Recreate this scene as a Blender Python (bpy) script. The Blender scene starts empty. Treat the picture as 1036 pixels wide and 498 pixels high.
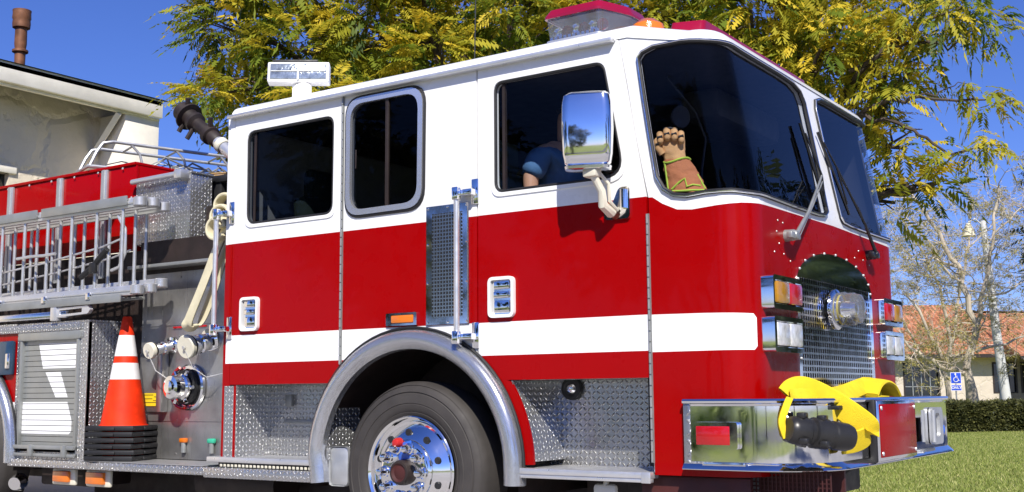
import bpy, bmesh, math, random
from mathutils import Vector, Matrix, noise
from mathutils.geometry import delaunay_2d_cdt
R = math.radians
random.seed(7)
sc = bpy.context.scene
col = sc.collection

# ------------------------------------------------------------------ camera, sky, sun, exposure
cam_d = bpy.data.cameras.new("camera"); cam = bpy.data.objects.new("camera", cam_d); col.objects.link(cam)
yaw, pitch, roll = 0.598925969, 0.128841316, -0.00723480745
fw = Vector((-math.sin(yaw)*math.cos(pitch), math.cos(yaw)*math.cos(pitch), math.sin(pitch)))
rt = Vector((math.cos(yaw), math.sin(yaw), 0)); up = rt.cross(fw)
r2 = math.cos(roll)*rt + math.sin(roll)*up; u2 = -math.sin(roll)*rt + math.cos(roll)*up
m = Matrix.Identity(4)
for i in range(3):
    m[i][0] = r2[i]; m[i][1] = u2[i]; m[i][2] = -fw[i]
m[0][3], m[1][3], m[2][3] = 4.36454928, -5.31160633, 0.96537980
cam.matrix_world = m
cam_d.sensor_width = 36; cam_d.lens = 1165.536/1036*36; cam_d.clip_start = 0.05; cam_d.clip_end = 2000
sc.camera = cam
SUN_EL, SUN_AZ = 43.0, 37.0      # azimuth measured from the side's outward normal (-Y) towards the truck's nose (+X)
sd = Vector((math.sin(R(SUN_AZ))*math.cos(R(SUN_EL)), -math.cos(R(SUN_AZ))*math.cos(R(SUN_EL)), math.sin(R(SUN_EL))))
world = bpy.data.worlds.new("World"); sc.world = world; world.use_nodes = True
wn = world.node_tree; wn.nodes.clear()
sky = wn.nodes.new('ShaderNodeTexSky'); sky.sky_type = 'NISHITA'; sky.sun_disc = False
sky.sun_elevation = R(SUN_EL); sky.sun_rotation = math.atan2(sd.x, sd.y)
sky.altitude = 900; sky.air_density = 1.0; sky.dust_density = 0.35; sky.ozone_density = 3.2
hs = wn.nodes.new('ShaderNodeHueSaturation'); hs.inputs['Saturation'].default_value = 1.1; hs.inputs['Value'].default_value = 0.74
bg = wn.nodes.new('ShaderNodeBackground'); bg.inputs[1].default_value = 0.095
wo = wn.nodes.new('ShaderNodeOutputWorld')
wn.links.new(sky.outputs[0], hs.inputs['Color']); tn = wn.nodes.new('ShaderNodeMixRGB'); tn.blend_type = 'MULTIPLY'; tn.inputs[0].default_value = 1; tn.inputs[2].default_value = (.80, .88, 1.5, 1)
wn.links.new(hs.outputs[0], tn.inputs[1]); wn.links.new(tn.outputs[0], bg.inputs[0]); wn.links.new(bg.outputs[0], wo.inputs[0])
sl = bpy.data.lights.new("sun", 'SUN'); sl.energy = 4.6; sl.angle = R(0.53); sl.color = (1, 0.95, 0.87)
so = bpy.data.objects.new("sun", sl); col.objects.link(so); so.location = (6, -8, 12)
so.rotation_euler = sd.to_track_quat('Z', 'Y').to_euler()
vs = sc.view_settings; vs.view_transform = 'Standard'; vs.look = 'None'; vs.exposure = 0.42; vs.gamma = 1; vs.use_curve_mapping = False
sc.cycles.max_bounces = 8; sc.cycles.transparent_max_bounces = 16; sc.cycles.caustics_reflective = False
sc.cycles.sample_clamp_indirect = 6

# ------------------------------------------------------------------ materials
class NT:
    def __init__(s, name):
        s.m = bpy.data.materials.new(name); s.m.use_nodes = True; s.t = s.m.node_tree
        s.b = s.t.nodes['Principled BSDF']; s.out = s.t.nodes['Material Output']
    def n(s, typ, **kw):
        o = s.t.nodes.new(typ)
        for k, v in kw.items(): setattr(o, k, v)
        return o
    def l(s, a, b): s.t.links.new(a, b)
    def math(s, op, a, b=None, c=None):
        o = s.n('ShaderNodeMath', operation=op)
        for i, v in enumerate((a, b, c)):
            if v is None: continue
            if isinstance(v, (int, float)): o.inputs[i].default_value = v
            else: s.l(v, o.inputs[i])
        return o.outputs[0]
    def noise(s, scale, detail=3, vec=None, rough=.55):
        o = s.n('ShaderNodeTexNoise'); o.inputs['Scale'].default_value = scale; o.inputs['Detail'].default_value = detail
        o.inputs['Roughness'].default_value = rough
        if vec is None:
            tc = s.n('ShaderNodeTexCoord'); vec = tc.outputs['Object']
        s.l(vec, o.inputs['Vector']); return o.outputs[0]
    def ramp(s, fac, stops):
        o = s.n('ShaderNodeValToRGB'); e = o.color_ramp.elements
        while len(e) < len(stops): e.new(.5)
        for i, (p_, c) in enumerate(stops): e[i].position = p_; e[i].color = tuple(c)+(1,)
        s.l(fac, o.inputs[0]); return o.outputs[0]
    def bump(s, h, strength=.3, dist=.01):
        o = s.n('ShaderNodeBump'); o.inputs['Strength'].default_value = strength; o.inputs['Distance'].default_value = dist
        s.l(h, o.inputs['Height']); s.l(o.outputs[0], s.b.inputs['Normal']); return o
    def map(s, v, a, b, c, d):
        o = s.n('ShaderNodeMapRange'); s.l(v, o.inputs[0])
        for i, x in enumerate((a, b, c, d)): o.inputs[1+i].default_value = x
        return o.outputs[0]

def simple(name, c, rough=.5, metal=0., coat=0., var=.12, scale=6., bump=0., bscale=60., spec=.5, rvar=.08):
    a = NT(name); b = a.b
    b.inputs['Metallic'].default_value = metal; b.inputs['Coat Weight'].default_value = coat; b.inputs['Coat Roughness'].default_value = .03
    b.inputs['Specular IOR Level'].default_value = spec
    f = a.noise(scale, 4)
    lo = tuple(max(0, x*(1-var)) for x in c); hi = tuple(min(1, x*(1+var)) for x in c)
    a.l(a.ramp(f, [(.3, lo), (.7, hi)]), b.inputs['Base Color'])
    a.l(a.map(a.noise(scale*2.3, 3), .3, .7, max(.0, rough-rvar), rough+rvar), b.inputs['Roughness'])
    if bump: a.bump(a.noise(bscale, 3), bump, .004)
    return a.m

M = {}
M['red'] = simple('paint_red', (.315, .0003, .0005), .3, 0, .13, .04, 3, spec=.12)
M['white'] = simple('paint_white', (.86, .86, .85), .3, 0, .5, .015, 2)
M['stripe'] = simple('reflective_stripe', (.88, .88, .88), .45, 0, .1, .01, 2)
M['dark'] = simple('dark_interior', (.006, .006, .008), .8)
M['navy'] = simple('cab_trim_interior', (.011, .013, .020), .7)
M['black'] = simple('black_rubber', (.012, .012, .013), .55, bump=.15)
M['blackgloss'] = simple('black_plastic', (.012, .012, .014), .25)
M['chassis'] = simple('chassis_dark', (.02, .012, .010), .6, var=.4)
M['chassisred'] = simple('chassis_maroon', (.06, .012, .010), .6, var=.3)
M['couplinggrey'] = simple('coupling_black', (.035, .034, .033), .38, .4, var=.3)
M['lampglass'] = simple('lamp_glass', (.30, .34, .38), .15, .5, .5, var=.5, scale=22, bump=.6, bscale=60)
M['rung'] = simple('rung_aluminium', (.55, .55, .55), .34, .6, var=.05)
M['stuccoshade'] = simple('stucco_painted_shade', (.22, .18, .15), .9, var=.15)  # stucco darkened, the shade on the wall is in this colour
M['olive'] = simple('amber_olive_lens', (.42, .20, .01), .12, 0, .8, bump=.4, bscale=90)
M['fender'] = simple('fender_aluminium', (.90, .91, .94), .2, .8, var=.0, rvar=.015, scale=2)
M['sealed'] = simple('sealed_beam', (.80, .80, .76), .12, .35, .5, var=.25, scale=30, bump=.6, bscale=70)
M['chrome'] = simple('chrome', (.9, .9, .9), .06, 1, rvar=.03, var=.02, bump=.03, bscale=5)
M['alu'] = simple('aluminium', (.72, .72, .72), .34, .7, var=.06, bump=.05)
M['aludull'] = simple('aluminium_dull', (.55, .56, .56), .5, .75, var=.1, bump=.05)
M['polish'] = simple('polished_aluminium', (.86, .87, .89), .15, 1, rvar=.05, var=.04, bump=.04, bscale=14)
M['grey'] = simple('grey_metal', (.33, .34, .33), .42, .5)
M['slat'] = simple('roller_slat_grey', (.36, .37, .35), .4, .55, var=.06)
M['amber'] = simple('amber_lens', (.75, .18, .01), .15, 0, .8, bump=.4, bscale=90)
M['redlens'] = simple('red_lens', (.45, .006, .008), .12, 0, .8, bump=.4, bscale=90)
M['magenta'] = simple('lightbar_red', (.30, .003, .025), .1, 0, .8, var=.1)
M['orange'] = simple('cone_orange', (.80, .034, .004), .55, var=.22, scale=9, spec=.25)
M['conewhite'] = simple('cone_reflective', (.84, .83, .81), .5, var=.08, scale=14)
M['cream'] = simple('canvas_cream', (.68, .62, .42), .85, bump=.5, bscale=160, var=.12)
M['creamcap'] = simple('cream_cap', (.74, .70, .56), .45)
M['yellow'] = simple('hose_yellow', (.85, .62, .01), .75, bump=1., bscale=240, var=.16)
M['label'] = simple('label_yellow', (.80, .62, .02), .5)
M['brass'] = simple('red_valve', (.5, .02, .02), .4)
M['green'] = simple('green_lens', (.05, .45, .28), .2)
M['blue'] = simple('blue_sticker', (.04, .13, .55), .35)
M['navyglass'] = simple('dark_blue_plastic', (.02, .05, .09), .15, coat=.5)
M['skin'] = simple('skin', (.55, .30, .19), .55)
M['shirt'] = simple('navy_shirt', (.06, .15, .30), .85, bump=.4, bscale=40)
M['hair'] = simple('hair_dark', (.02, .014, .01), .6)
M['seat'] = simple('seat_cloth_green', (.05, .075, .06), .9)
M['glove'] = simple('glove_tan', (.66, .37, .15), .85, bump=.6, bscale=60, var=.18)
M['cuff'] = simple('glove_cuff', (.50, .18, .07), .85, bump=.6, bscale=60, var=.18)
M['lime'] = simple('lime_trim', (.45, .62, .06), .7)
M['tyre'] = simple('tyre_rubber', (.042, .037, .034), .7, bump=.25, bscale=25, var=.2)
M['signblue'] = simple('sign_blue', (.015, .07, .55), .4)
M['signwhite'] = simple('sign_white', (.8, .8, .8), .45)
M['pole'] = simple('concrete_pole', (.62, .62, .60), .6, var=.04)
M['trim'] = simple('cream_trim', (.88, .83, .72), .7, var=.1, scale=3, bump=.3, bscale=20)
M['shingle'] = simple('dark_shingle', (.03, .026, .025), .9, bump=.6, bscale=12)
M['pipe'] = simple('rusty_pipe', (.20, .085, .04), .6, .3, var=.4)
M['bark'] = simple('bark_dark', (.075, .055, .04), .9, bump=.8, bscale=14, var=.35)
M['barkpale'] = simple('bark_pale', (.50, .43, .34), .9, bump=.6, bscale=8, var=.3, scale=1.5)
M['glassdark'] = simple('window_dark', (.012, .016, .02), .06, 0, .5)
M['wirebrown'] = simple('dry_wood', (.45, .27, .10), .7)
M['purple'] = simple('shade_grey', (.16, .15, .17), .5)

def glass(name, tint, ior=1.5, rough=.01, wav=.0):
    a = NT(name); a.t.nodes.remove(a.b)
    tr = a.n('ShaderNodeBsdfTransparent'); tr.inputs[0].default_value = tuple(tint)+(1,)
    gl = a.n('ShaderNodeBsdfGlossy'); gl.inputs['Roughness'].default_value = rough
    lw = a.n('ShaderNodeLayerWeight'); lw.inputs[0].default_value = .5; F0 = ((ior-1)/(ior+1))**2
    fr_ = a.math('ADD', F0, a.math('MULTIPLY', a.math('POWER', lw.outputs['Facing'], 5.0), 1-F0))
    mx = a.n('ShaderNodeMixShader')
    if wav:
        bp = a.n('ShaderNodeBump'); bp.inputs['Strength'].default_value = wav; bp.inputs['Distance'].default_value = .01
        a.l(a.noise(2.2, 2), bp.inputs['Height']); a.l(bp.outputs[0], gl.inputs['Normal'])
    a.l(fr_, mx.inputs[0]); a.l(tr.outputs[0], mx.inputs[1]); a.l(gl.outputs[0], mx.inputs[2]); a.l(mx.outputs[0], a.out.inputs[0])
    return a.m
M['glass'] = glass('tinted_glass', (.30, .32, .35), 1.25)
M['glasslight'] = glass('door_glass', (.85, .88, .92), 1.28)
M['windscreen'] = glass('windscreen_glass', (.78, .81, .88), 1.29, .015, .12)
M['clear'] = glass('clear_lens', (.80, .82, .86), 2.3, .06, .9)

def milky(name, w=.10):
    m_ = glass(name, (.78, .80, .83), 2.0, .08, .9); nt = m_.node_tree; o = nt.nodes['Material Output']; src = o.inputs[0].links[0].from_socket
    d = nt.nodes.new('ShaderNodeBsdfDiffuse'); d.inputs[0].default_value = (.85, .86, .88, 1); mx = nt.nodes.new('ShaderNodeMixShader'); mx.inputs[0].default_value = w
    nt.links.new(src, mx.inputs[1]); nt.links.new(d.outputs[0], mx.inputs[2]); nt.links.new(mx.outputs[0], o.inputs[0]); return m_
M['milky'] = milky('clear_plastic')

def diamond(name, pitch=.027, base=(.62, .63, .64), rough=.30):
    a = NT(name)
    uv = a.n('ShaderNodeUVMap'); sp = a.n('ShaderNodeSeparateXYZ'); a.l(uv.outputs[0], sp.inputs[0])
    X = a.math('DIVIDE', sp.outputs[0], pitch); Y = a.math('DIVIDE', sp.outputs[1], pitch)
    fx = a.math('FLOOR', X); fy = a.math('FLOOR', Y)
    par = a.math('MODULO', a.math('ABSOLUTE', a.math('ADD', fx, fy)), 2.0)
    sgn = a.math('SUBTRACT', a.math('MULTIPLY', par, 2.0), 1.0)
    lx = a.math('SUBTRACT', a.math('SUBTRACT', X, fx), .5); ly = a.math('SUBTRACT', a.math('SUBTRACT', Y, fy), .5)
    lys = a.math('MULTIPLY', ly, sgn)
    u = a.math('MULTIPLY', a.math('ADD', lx, lys), .7071/.47); v = a.math('MULTIPLY', a.math('SUBTRACT', lx, lys), .7071/.15)
    d = a.math('SQRT', a.math('ADD', a.math('MULTIPLY', u, u), a.math('MULTIPLY', v, v)))
    h = a.math('SUBTRACT', 1.0, a.math('SMOOTH_MIN', d, 1.0, .25))
    bp = a.bump(h, 1.0, .018)
    a.l(a.ramp(h, [(.0, tuple(x*.62 for x in base)), (.35, tuple(min(1, x*1.45) for x in base))]), a.b.inputs['Base Color'])
    a.b.inputs['Metallic'].default_value = .80
    a.l(a.map(a.noise(9, 3), .3, .7, rough-.08, rough+.1), a.b.inputs['Roughness'])
    return a.m
M['diamond'] = diamond('diamond_plate', .030, (.78, .78, .78), .26)
M['diamondbig'] = diamond('diamond_plate_end', .05)

def brushed():
    a = NT('brushed_steel'); tc = a.n('ShaderNodeTexCoord'); mp = a.n('ShaderNodeMapping')
    mp.inputs['Scale'].default_value = (160, 160, 3); a.l(tc.outputs['Object'], mp.inputs[0])
    f = a.noise(1., 4, mp.outputs[0]); big = a.noise(3.2, 5)
    a.l(a.ramp(big, [(.3, (.26, .25, .24)), (.7, (.52, .51, .49))]), a.b.inputs['Base Color'])
    a.b.inputs['Metallic'].default_value = .78; a.l(a.map(f, .3, .7, .26, .42), a.b.inputs['Roughness'])
    a.bump(f, .08, .002); return a.m
M['brushed'] = brushed()

def perforated():
    a = NT('perforated_steel'); uv = a.n('ShaderNodeUVMap'); sp = a.n('ShaderNodeSeparateXYZ'); a.l(uv.outputs[0], sp.inputs[0])
    def fr(o): return a.math('SUBTRACT', a.math('FRACT', a.math('DIVIDE', o, .0215)), .5)
    x, y = fr(sp.outputs[0]), fr(sp.outputs[1])
    d = a.math('MAXIMUM', a.math('ABSOLUTE', x), a.math('ABSOLUTE', y))
    k = a.math('LESS_THAN', d, .33)
    a.l(a.ramp(k, [(.4, (.55, .58, .56)), (.6, (.004, .004, .004))]), a.b.inputs['Base Color'])
    a.l(a.math('SUBTRACT', .95, a.math('MULTIPLY', k, .95)), a.b.inputs['Metallic'])
    a.l(a.math('ADD', a.math('MULTIPLY', k, .7), .18), a.b.inputs['Roughness']); return a.m
M['perf'] = perforated()

def stucco(name, c):
    a = NT(name); v = a.n('ShaderNodeTexVoronoi', feature='DISTANCE_TO_EDGE'); v.inputs['Scale'].default_value = 1.6
    tc = a.n('ShaderNodeTexCoord'); w = a.noise(2.5, 5)
    mp = a.n('ShaderNodeMixRGB'); mp.inputs[0].default_value = .35; a.l(tc.outputs['Object'], mp.inputs[1]); a.l(w, mp.inputs[2]); a.l(mp.outputs[0], v.inputs['Vector'])
    f = a.noise(1.2, 5)
    a.l(a.ramp(f, [(.3, tuple(x*.86 for x in c)), (.7, c)]), a.b.inputs['Base Color']); a.b.inputs['Roughness'].default_value = .9
    a.bump(a.math('ADD', a.map(v.outputs['Distance'], 0, .08, 0, 1), a.math('MULTIPLY', w, 2.)), .6, .03); return a.m
M['stucco'] = stucco('stucco_cream', (.88, .77, .60))
M['stucco2'] = stucco('stucco_tan', (.62, .54, .44))

def grass():
    a = NT('lawn'); f = a.noise(.9, 6); g = a.noise(14, 5, rough=.7)
    mx = a.math('ADD', a.math('MULTIPLY', f, .5), a.math('MULTIPLY', g, .5))
    a.l(a.ramp(mx, [(.35, (.11, .15, .03)), (.5, (.23, .28, .07)), (.66, (.44, .42, .17))]), a.b.inputs['Base Color'])
    a.b.inputs['Roughness'].default_value = .95; a.b.inputs['Specular IOR Level'].default_value = .1
    a.bump(g, .8, .04); return a.m
M['grass'] = grass()
def ground(name, c, c2):
    a = NT(name); f = a.noise(.5, 8); g = a.noise(120, 3)
    a.l(a.ramp(a.math('ADD', a.math('MULTIPLY', f, .6), a.math('MULTIPLY', g, .4)), [(.35, c), (.65, c2)]), a.b.inputs['Base Color'])
    a.b.inputs['Roughness'].default_value = .9; a.bump(g, .5, .005); return a.m
M['concrete'] = ground('concrete', (.27, .26, .25), (.40, .385, .37))
M['asphalt'] = ground('asphalt', (.04, .04, .042), (.07, .068, .066))

def tile():
    a = NT('clay_tiles'); uv = a.n('ShaderNodeUVMap'); sp = a.n('ShaderNodeSeparateXYZ'); a.l(uv.outputs[0], sp.inputs[0])
    w = a.math('ABSOLUTE', a.math('SINE', a.math('MULTIPLY', sp.outputs[0], 3.1416/.30)))
    r_ = a.math('FRACT', a.math('DIVIDE', sp.outputs[1], .42))
    f = a.noise(1.1, 4); g = a.noise(3.5, 3)
    a.l(a.ramp(a.math('ADD', a.math('MULTIPLY', f, .5), a.math('MULTIPLY', g, .5)), [(.35, (.30, .10, .045)), (.5, (.50, .19, .09)), (.65, (.62, .30, .17))]), a.b.inputs['Base Color'])
    a.b.inputs['Roughness'].default_value = .85; a.bump(a.math('ADD', w, r_), 1., .12); return a.m
M['tile'] = tile()

def leaf(name, stops, trans=.35):
    a = NT(name); at = a.n('ShaderNodeAttribute'); at.attribute_name = 'tint'
    c = a.ramp(at.outputs['Fac'], stops)
    a.l(c, a.b.inputs['Base Color']); a.b.inputs['Roughness'].default_value = .55; a.b.inputs['Specular IOR Level'].default_value = .3
    tl = a.n('ShaderNodeBsdfTranslucent'); mx = a.n('ShaderNodeMixShader'); mx.inputs[0].default_value = trans
    a.l(c, tl.inputs[0]); a.l(a.b.outputs[0], mx.inputs[1]); a.l(tl.outputs[0], mx.inputs[2]); a.l(mx.outputs[0], a.out.inputs[0]); return a.m
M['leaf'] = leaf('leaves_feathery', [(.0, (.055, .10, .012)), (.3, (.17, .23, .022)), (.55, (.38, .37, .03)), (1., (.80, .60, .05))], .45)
M['leafdark'] = leaf('leaves_evergreen', [(0, (.015, .03, .012)), (1, (.07, .10, .035))], .2)
M['leafhedge'] = leaf('leaves_hedge', [(0, (.02, .03, .01)), (1, (.15, .15, .045))], .2)
M['leafbud'] = leaf('leaves_buds', [(0, (.30, .26, .08)), (1, (.62, .54, .20))], .3)
M['leafblade'] = leaf('leaves_blade', [(0, (.02, .06, .01)), (1, (.20, .30, .06))], .3)

# ------------------------------------------------------------------ helpers
def root_loc(p):
    while p.parent: p = p.parent
    return p.location
def box_uv(me):
    uv = me.uv_layers.new(name='uv') if not me.uv_layers else me.uv_layers[0]
    for poly in me.polygons:
        n = poly.normal; ax = max(range(3), key=lambda i: abs(n[i]))
        for li in poly.loop_indices:
            c = me.vertices[me.loops[li].vertex_index].co
            uv.data[li].uv = ((c.y, c.z), (c.x, c.z), (c.x, c.y))[ax]
NOSPLIT = {'grille_mesh', 'door_hinge', 'netting', 'wheel', 'horn_mesh', 'riser_slots', 'label_print', 'vent_screen', 'vent_panel', 'door_slats', 'cab_body', 'cab_floor', 'dashboard', 'step_well', 'windscreen_pane', 'window_pane', 'seat', 'chassis_frame', 'pump_panel', 'bumper', 'light_bar', 'red_cover', 'wiper_blade', 'wiper_arm', 'mirror_arm', 'mirror_base', 'door_handle', 'handle_paddle', 'sliding_window', 'rim', 'front_rivet', 'floodlight', 'knuckle_guard', 'cuff_edging', 'deck_gun', 'nozzle', 'grille', 'headlight', 'lamp_reflector', 'tow_eye', 'flood_bar', 'coupling', 'roller_door', 'latch_bar', 'cone_base', 'inlet_coupling', 'discharge_outlet', 'cab_roof', 'tube_frame', 'beacon_reflector', 'steering_wheel', 'ceiling_console', 'hosebed_wall', 'body_top_edge', 'clamp', 'wall', 'roof', 'window', 'hose_roll', 'running_board'}
def islands(bm, tol=.004):
    bm.verts.ensure_lookup_table(); seen = set(); isl = []
    for v in bm.verts:
        if v in seen: continue
        st = [v]; seen.add(v); comp = []
        while st:
            a = st.pop(); comp.append(a)
            for e in a.link_edges:
                b = e.other_vert(a)
                if b not in seen: seen.add(b); st.append(b)
        lo = [min(q.co[i] for q in comp)-tol for i in range(3)]; hi = [max(q.co[i] for q in comp)+tol for i in range(3)]
        isl.append([comp, lo, hi])
    ch = True
    while ch:
        ch = False; out = []
        for c in isl:
            for o in out:
                if all(c[1][i] <= o[2][i] and o[1][i] <= c[2][i] for i in range(3)):
                    o[0] += c[0]; o[1] = [min(a, b) for a, b in zip(o[1], c[1])]; o[2] = [max(a, b) for a, b in zip(o[2], c[2])]; ch = True; break
            else: out.append(c)
        isl = out
    return [c[0] for c in sorted(isl, key=lambda c: -len(c[0]))]
def obj(name, bm, mats, parent=None, smooth=True, uv=True, angle=35, split=None):
    """link bm (world coordinates) as mesh objects, one per separate piece; parent roots are un-rotated empties"""
    if not isinstance(mats, (list, tuple)): mats = [mats]
    if split is None: split = parent is not None and name not in NOSPLIT
    if parent is not None: bmesh.ops.translate(bm, verts=bm.verts, vec=-root_loc(parent))
    groups = islands(bm) if split else [None]
    first = None
    if len(groups) > 1:
        idx = {}
        for k, g in enumerate(groups):
            for v in g: idx[v] = k
        data = [([], [], []) for _ in groups]; loc_ = {}
        for k, g in enumerate(groups):
            for v in g: loc_[v] = len(data[k][0]); data[k][0].append(tuple(v.co))
        for f in bm.faces:
            k = idx[f.verts[0]]; data[k][1].append([loc_[v] for v in f.verts]); data[k][2].append(f.material_index)
    else: data = [None]
    for d in data:
        me = bpy.data.meshes.new(name)
        if d is None: bm.to_mesh(me)
        else:
            me.from_pydata(d[0], [], d[1]); me.polygons.foreach_set('material_index', d[2])
        for k in mats: me.materials.append(M[k])
        if uv: box_uv(me)
        if smooth:
            me.shade_smooth(); me.set_sharp_from_angle(angle=R(angle))
        o = bpy.data.objects.new(name, me); col.objects.link(o)
        if parent is not None: o.parent = parent
        if first is None: first = o
    bm.free()
    return first
def tag(o, label=None, cat=None, group=None, kind=None):
    if label: o['label'] = label
    if cat: o['category'] = cat
    if group: o['group'] = group
    if kind: o['kind'] = kind
    return o
def thing(name, label, cat, loc=(0, 0, 0), group=None):
    o = bpy.data.objects.new(name, None); col.objects.link(o); o.location = loc; o.empty_display_size = .2
    return tag(o, label, cat, group)
def B(): return bmesh.new()
def box(bm, x0, x1, y0, y1, z0, z1, bev=0., mi=0, seg=2, rot=None, piv=None):
    vs_ = [bm.verts.new((x, y, z)) for x in (x0, x1) for y in (y0, y1) for z in (z0, z1)]
    q = ((0, 1, 3, 2), (4, 6, 7, 5), (0, 4, 5, 1), (2, 3, 7, 6), (0, 2, 6, 4), (1, 5, 7, 3))
    fs = [bm.faces.new([vs_[i] for i in f]) for f in q]
    for f in fs: f.material_index = mi
    if bev:
        es = list({e for f in fs for e in f.edges})
        r_ = bmesh.ops.bevel(bm, geom=es, offset=bev, segments=seg, affect='EDGES', profile=.5)
        allv = set(v for f in r_['faces'] for v in f.verts) | set(v for v in vs_ if v.is_valid)
        for f in r_['faces']: f.material_index = mi
    else: allv = set(vs_)
    if rot is not None:
        pv = Vector(piv if piv is not None else ((x0+x1)/2, (y0+y1)/2, (z0+z1)/2))
        for v in allv: v.co = pv + rot @ (v.co-pv)
    return allv
def ax_frame(d):
    d = Vector(d).normalized(); a = Vector((0, 0, 1)) if abs(d.z) < .95 else Vector((1, 0, 0))
    u = d.cross(a).normalized(); return u, d.cross(u).normalized(), d
def lathe(bm, prof, org, axis, seg=32, mi=0, close=False):
    """prof: (radius, height along axis)"""
    u, v, d = ax_frame(axis); org = Vector(org); rings = []
    for r_, h in prof:
        if r_ < 1e-5: rings.append([bm.verts.new(org+d*h)])
        else: rings.append([bm.verts.new(org+d*h+(u*math.cos(t)+v*math.sin(t))*r_) for t in [2*math.pi*i/seg for i in range(seg)]])
    if close: rings.append(rings[0])
    for a, b in zip(rings, rings[1:]):
        for i in range(seg):
            j = (i+1) % seg
            if len(a) == 1 and len(b) == 1: continue
            if len(a) == 1: f = bm.faces.new((a[0], b[j], b[i]))
            elif len(b) == 1: f = bm.faces.new((a[i], a[j], b[0]))
            else: f = bm.faces.new((a[i], a[j], b[j], b[i]))
            f.material_index = mi
def cyl(bm, p0, p1, r0, r1=None, seg=16, mi=0):
    p0, p1 = Vector(p0), Vector(p1); L = (p1-p0).length; r1 = r0 if r1 is None else r1
    lathe(bm, [(0, 0), (r0, 0), (r1, L), (0, L)], p0, p1-p0, seg, mi)
def tube(bm, pts, r, seg=8, mi=0, closed=False, caps=True):
    pts = [Vector(p) for p in pts]; n = len(pts); rr = r if isinstance(r, (list, tuple)) else [r]*n
    rings = []; prev = None
    for i, p in enumerate(pts):
        a = pts[(i-1) % n] if (i > 0 or closed) else p; b = pts[(i+1) % n] if (i < n-1 or closed) else p
        d = (b-a)
        if d.length < 1e-9: d = Vector((0, 0, 1))
        d.normalize()
        if prev is None: u = ax_frame(d)[0]
        else:
            u = prev - d*prev.dot(d)
            u = u.normalized() if u.length > 1e-6 else ax_frame(d)[0]
        prev = u; v = d.cross(u)
        rings.append([bm.verts.new(p+(u*math.cos(t)+v*math.sin(t))*rr[i]) for t in [2*math.pi*k/seg for k in range(seg)]])
    idx = list(zip(range(n-1), range(1, n))) + ([(n-1, 0)] if closed else [])
    for a, b in idx:
        for k in range(seg):
            j = (k+1) % seg
            bm.faces.new((rings[a][k], rings[a][j], rings[b][j], rings[b][k])).material_index = mi
    if caps and not closed:
        bm.faces.new(rings[0][::-1]).material_index = mi; bm.faces.new(rings[-1]).material_index = mi
def rpoly(pts, r, seg=6):
    """round the corners of a 2D polygon; r number or list"""
    out = []; n = len(pts)
    for i in range(n):
        p = Vector(pts[i]); a = Vector(pts[i-1]); b = Vector(pts[(i+1) % n]); rr = r[i] if isinstance(r, (list, tuple)) else r
        if rr <= 0: out.append((p.x, p.y)); continue
        da = (a-p); db = (b-p); d = min(rr, da.length*.49, db.length*.49); da.normalize(); db.normalize()
        p0 = p+da*d; p1 = p+db*d
        for k in range(seg+1):
            t = k/seg; q = p0*(1-t)**2+p*2*t*(1-t)+p1*t*t; out.append((q.x, q.y))
    return out
def inside(pt, poly):
    x, y = pt; c = False; j = len(poly)-1
    for i in range(len(poly)):
        xi, yi = poly[i]; xj, yj = poly[j]
        if (yi > y) != (yj > y) and x < (xj-xi)*(y-yi)/(yj-yi)+xi: c = not c
        j = i
    return c
def densify(poly, step):
    out = []
    for i in range(len(poly)):
        a, b = Vector(poly[i]), Vector(poly[(i+1) % len(poly)]); n = max(1, int((b-a).length/step))
        for k in range(n): q = a.lerp(b, k/n); out.append((q.x, q.y))
    return out
def panel(bm, fn, outer, holes=(), regions=(), mi=0, thick=.03, back=None, gx=(), gz=(), step=.06, rim=True):
    """sheet with real openings: outer/holes/regions are polygons in (s,z); fn(s,z,off) maps them to 3D"""
    polys = [densify(outer, step)]+[densify(h, step) for h in holes]
    regs = [densify(r_, step) for r_, _ in regions]
    vts = []; eds = []
    for pl in polys+regs:
        b0 = len(vts); vts += [Vector(q) for q in pl]; n = len(pl); eds += [(b0+i, b0+(i+1) % n) for i in range(n)]
    for x in gx:
        for z in gz:
            if inside((x, z), outer) and not any(inside((x, z), h) for h in holes): vts.append(Vector((x, z)))
    V2, _, F2, *_ = delaunay_2d_cdt(vts, eds, [], 0, 1e-5)
    keep = []
    for f in F2:
        c = (sum(V2[i].x for i in f)/3, sum(V2[i].y for i in f)/3)
        if not inside(c, outer) or any(inside(c, h) for h in holes): continue
        k = mi
        for pl, rm in regions:
            if inside(c, pl): k = rm; break
        keep.append((f, k))
    used = sorted({i for f, _ in keep for i in f})
    top = {i: bm.verts.new(fn(V2[i].x, V2[i].y, 0.)) for i in used}
    cnt = {}
    for f, k in keep:
        bm.faces.new([top[i] for i in f]).material_index = k
        for a, b in ((f[0], f[1]), (f[1], f[2]), (f[2], f[0])): cnt.setdefault(frozenset((a, b)), []).append((a, b, k))
    if thick:
        bk = {i: bm.verts.new(fn(V2[i].x, V2[i].y, -thick)) for i in used}
        for f, k in keep: bm.faces.new([bk[i] for i in reversed(f)]).material_index = (back if back is not None else k)
        if rim:
            rt_ = {}; rb_ = {}
            for e, l in cnt.items():
                if len(l) == 1:
                    a, b, k = l[0]
                    for i in (a, b):
                        if i not in rt_: rt_[i] = bm.verts.new(fn(V2[i].x, V2[i].y, 0.)); rb_[i] = bm.verts.new(fn(V2[i].x, V2[i].y, -thick))
                    bm.faces.new((rt_[b], rt_[a], rb_[a], rb_[b])).material_index = k
def fnY(y): return lambda s, z, off: (s, y-off, z)          # plane facing -Y
def fnX(x): return lambda s, z, off: (x+off, s, z)          # plane facing +X
def frange(a, b, st):
    n = max(1, round((b-a)/st)); return [a+(b-a)*i/n for i in range(n+1)]
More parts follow.
